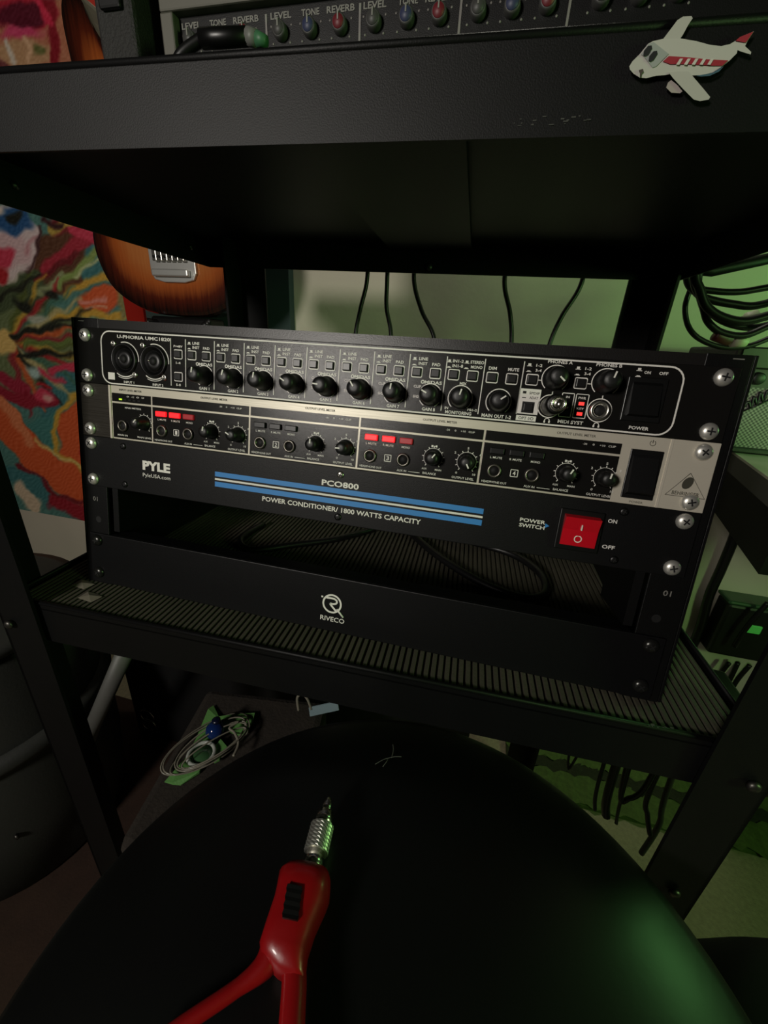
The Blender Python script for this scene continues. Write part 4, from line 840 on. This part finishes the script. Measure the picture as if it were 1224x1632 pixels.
# ------------------------------------------------------------------ stool
sx_, sy_ = 97.0, -224.0
stl = thing('round_stool', 'round stool with a glossy black vinyl seat in front of the cart', 'stool', (sx_, sy_, FLOOR))
vin = mat('black_vinyl', (5, 6, 5), .4, bump=.06, bscale=200, var=.3, vscale=30, spec=.5)
prof = [(max(r, .01), -285 - 24 * (r / 190) ** 4) for r in range(0, 187, 6)] + [(190, -311), (194, -318), (195, -326), (194, -340), (188, -350), (.01, -352)]
MB().lathe([(r, z) for r, z in prof], (sx_, sy_, 0), 'z', 96).build('seat', vin, stl, world=True)
MB().tube([(sx_ + 194.5 * math.cos(a), sy_ + 194.5 * math.sin(a), -330) for a in [i * math.pi / 48 for i in range(96)]], 2.6, 8, True).build('piping', mat('grey_vinyl_piping', (60, 60, 56), .5), stl, world=True)
MB().lathe([(150, -352.4), (150, -364), (20, -366), (20, -640), (30, -645), (.01, -645)], (sx_, sy_, 0), 'z', 32).build('column', steel, stl, world=True)
for k in range(5):
    a = k * 2 * math.pi / 5 + .3; MB().tube([(sx_ + 20 * math.cos(a), sy_ + 20 * math.sin(a), -640), (sx_ + 200 * math.cos(a), sy_ + 200 * math.sin(a), FLOOR + 14)], [16, 13], 10).build('leg', steel, stl, world=True)

# ------------------------------------------------------------------ red ratchet driver lying on the stool
ZD = -274.0
rd_ = thing('ratchet_screwdriver', 'red ratchet screwdriver with forked handle and chrome bit holder on the stool', 'screwdriver', at(470, 1480, 2, -288))
redh = mat('red_handle_plastic', (140, 10, 14), .34, coat=.2, bump=.1, bscale=200)
def dp(px, py, z=ZD): return at(px, py, 2, z)
tip = dp(525, 1270); ax1 = dp(497, 1384)
ax_ = (tip - ax1) / np.linalg.norm(tip - ax1); lat = np.cross(ax_, [0, 0, 1]); lat /= np.linalg.norm(lat)
def ad(d, s=0, h=0): return ax1 + ax_ * d + lat * s + np.array([0, 0, h])
LL = np.linalg.norm(tip - ax1)
MB().tube([ad(-2), ad(LL * .2)], 5.6, 18).build('shaft', chrome, rd_, world=True)
kn = bpy.data.materials.new('knurled_steel'); kn.use_nodes = True; nt = kn.node_tree; bs = nt.nodes['Principled BSDF']; bs.inputs['Metallic'].default_value = .9; bs.inputs['Roughness'].default_value = .4; bs.inputs['Base Color'].default_value = lin((205, 205, 195))
b = MB(); n1, n2 = 28, 14; vs = []; fs = []; c0, c1_ = LL * .2, LL * .56
for j in range(n2 + 1):
    for i in range(n1):
        a = 2 * math.pi * (i + .5 * (j % 2)) / n1; r = 7.0 + (.35 if (i + j) % 2 else 0); P = ad(c0 + (c1_ - c0) * j / n2); vs.append(P + lat * (r * math.cos(a)) + np.array([0, 0, 1]) * (r * math.sin(a)))
fs = [(j * n1 + i, j * n1 + (i + 1) % n1, (j + 1) * n1 + (i + 1) % n1, (j + 1) * n1 + i) for j in range(n2) for i in range(n1)] + [tuple(range(n1)), tuple(n2 * n1 + i for i in range(n1))]
b.add(vs, fs).build('knurled_collar', kn, rd_, world=True)
MB().tube([ad(c1_), ad(LL * .76), ad(LL * .765)], [5.4, 5.2, 3.6], 18).build('bit_holder', chrome, rd_, world=True)
MB().tube([ad(LL * .76), ad(LL * .86), ad(LL * .97), ad(LL)], [3.5, 3.4, 1.8, .5], 6).build('bit', chrome, rd_, world=True)
prof_h = [(474, 514, 1385, 8), (458, 524, 1389, 10.5), (446, 527, 1402, 13), (442, 525, 1425, 13), (438, 519, 1442, 12.4), (425, 502, 1480, 11.8), (414, 491, 1515, 10.8), (416, 489, 1532, 9.6), (428, 487, 1548, 7.6), (440, 486, 1560, 5.6)]
sp = []
for l_, r_, y_, h_ in prof_h:
    a_, b_ = dp(l_, y_ + (r_ - l_) * -.12), dp(r_, y_ + (r_ - l_) * .12); sp.append(((a_ + b_) / 2, np.linalg.norm(b_ - a_) / 2, h_))
n1 = 16; vs = []
for P, rw, rh in sp:
    for i in range(n1):
        a = 2 * math.pi * (i + .5) / n1; ca, sa = math.cos(a), math.sin(a); e_ = .72
        vs.append(P + lat * (rw * math.copysign(abs(ca) ** e_, ca)) + np.array([0, 0, 1]) * (rh * math.copysign(abs(sa) ** e_, sa)))
MB().add(vs, [(j * n1 + i, j * n1 + (i + 1) % n1, (j + 1) * n1 + (i + 1) % n1, (j + 1) * n1 + i) for j in range(len(sp) - 1) for i in range(n1)] + [tuple(range(n1)), tuple((len(sp) - 1) * n1 + i for i in range(n1))], True).build('handle', redh, rd_, world=True)
q0 = dp(469, 1560, ZD); q1 = dp(465, 1640, ZD); q2 = dp(462, 1760, ZD)
MB().tube(smooth_path([dp(464, 1515), q0, q1, q2], 6), 5.8, 14).build('handle_arm', redh, rd_, world=True)
MB().tube(smooth_path([dp(442, 1500), dp(420, 1540), dp(370, 1580), dp(290, 1634), dp(200, 1700)], 6), [7.4, 7.2, 7, 6.7, 6.3, 5.8, 5.3, 4.8, 4.4, 4.0, 3.7] + [3.4] * 14, 12).build('handle_arm', redh, rd_, world=True)
s0 = dp(470, 1412, ZD + 12.5); s1 = dp(462, 1466, ZD + 11.8)
u = (s0 - s1) / np.linalg.norm(s0 - s1)
b = MB(); vs = []
for k in range(9):
    c_ = s1 + u * (np.linalg.norm(s0 - s1) * k / 8); wd = 3.8 + .5 * (k % 2); vs += [c_ - lat * wd + [0, 0, -4], c_ + lat * wd + [0, 0, -4], c_ + lat * wd + [0, 0, 1.2 - .3 * (k % 2)], c_ - lat * wd + [0, 0, 1.2 - .3 * (k % 2)]]
fs = [(4 * k + i, 4 * k + (i + 1) % 4, 4 * k + 4 + (i + 1) % 4, 4 * k + 4 + i) for k in range(8) for i in range(4)] + [(0, 1, 2, 3), (32, 33, 34, 35)]
b.add(vs, fs).build('ratchet_switch', plast, rd_, world=True)

# black bag on the carpet, right of the stool
bg = at(1235, 1620, 2, -560)
b = MB(); vs = []; nu, nv = 28, 14
for j in range(nv + 1):
    for i in range(nu):
        th = math.pi * j / nv; a = 2 * math.pi * i / nu; rr = math.sin(th) ** .7 * (1 + .04 * math.sin(3 * a + j)); vs.append((bg[0] + 60 + 150 * rr * math.cos(a), bg[1] - 40 + 150 * rr * math.sin(a), FLOOR + 120 + 119.5 * math.cos(th)))
b.add(vs, [(j * nu + i, j * nu + (i + 1) % nu, (j + 1) * nu + (i + 1) % nu, (j + 1) * nu + i) for j in range(nv) for i in range(nu)], True)
tag(b.build('floor_cushion', mat('black_cloth', (12, 12, 12), .9, bump=.4, bscale=200)), 'black cloth floor cushion on the carpet beside the stool', 'cushion')

# lint on the stool seat
lt = MB()
for a, c in (((598, 1218), (618, 1208)), ((612, 1210), (640, 1206)), ((624, 1208), (626, 1186)), ((618, 1210), (610, 1222))): lt.tube(smooth_path([at(*a, 2, -286.8), at((a[0] + c[0]) / 2 + 2, (a[1] + c[1]) / 2 - 2, 2, -286.2), at(*c, 2, -286.8)], 4), .22, 5)
tag(lt.build('lint_thread', mat('grey_lint', (84, 84, 78), .8)), 'tiny pale lint thread on the black stool seat', 'lint')
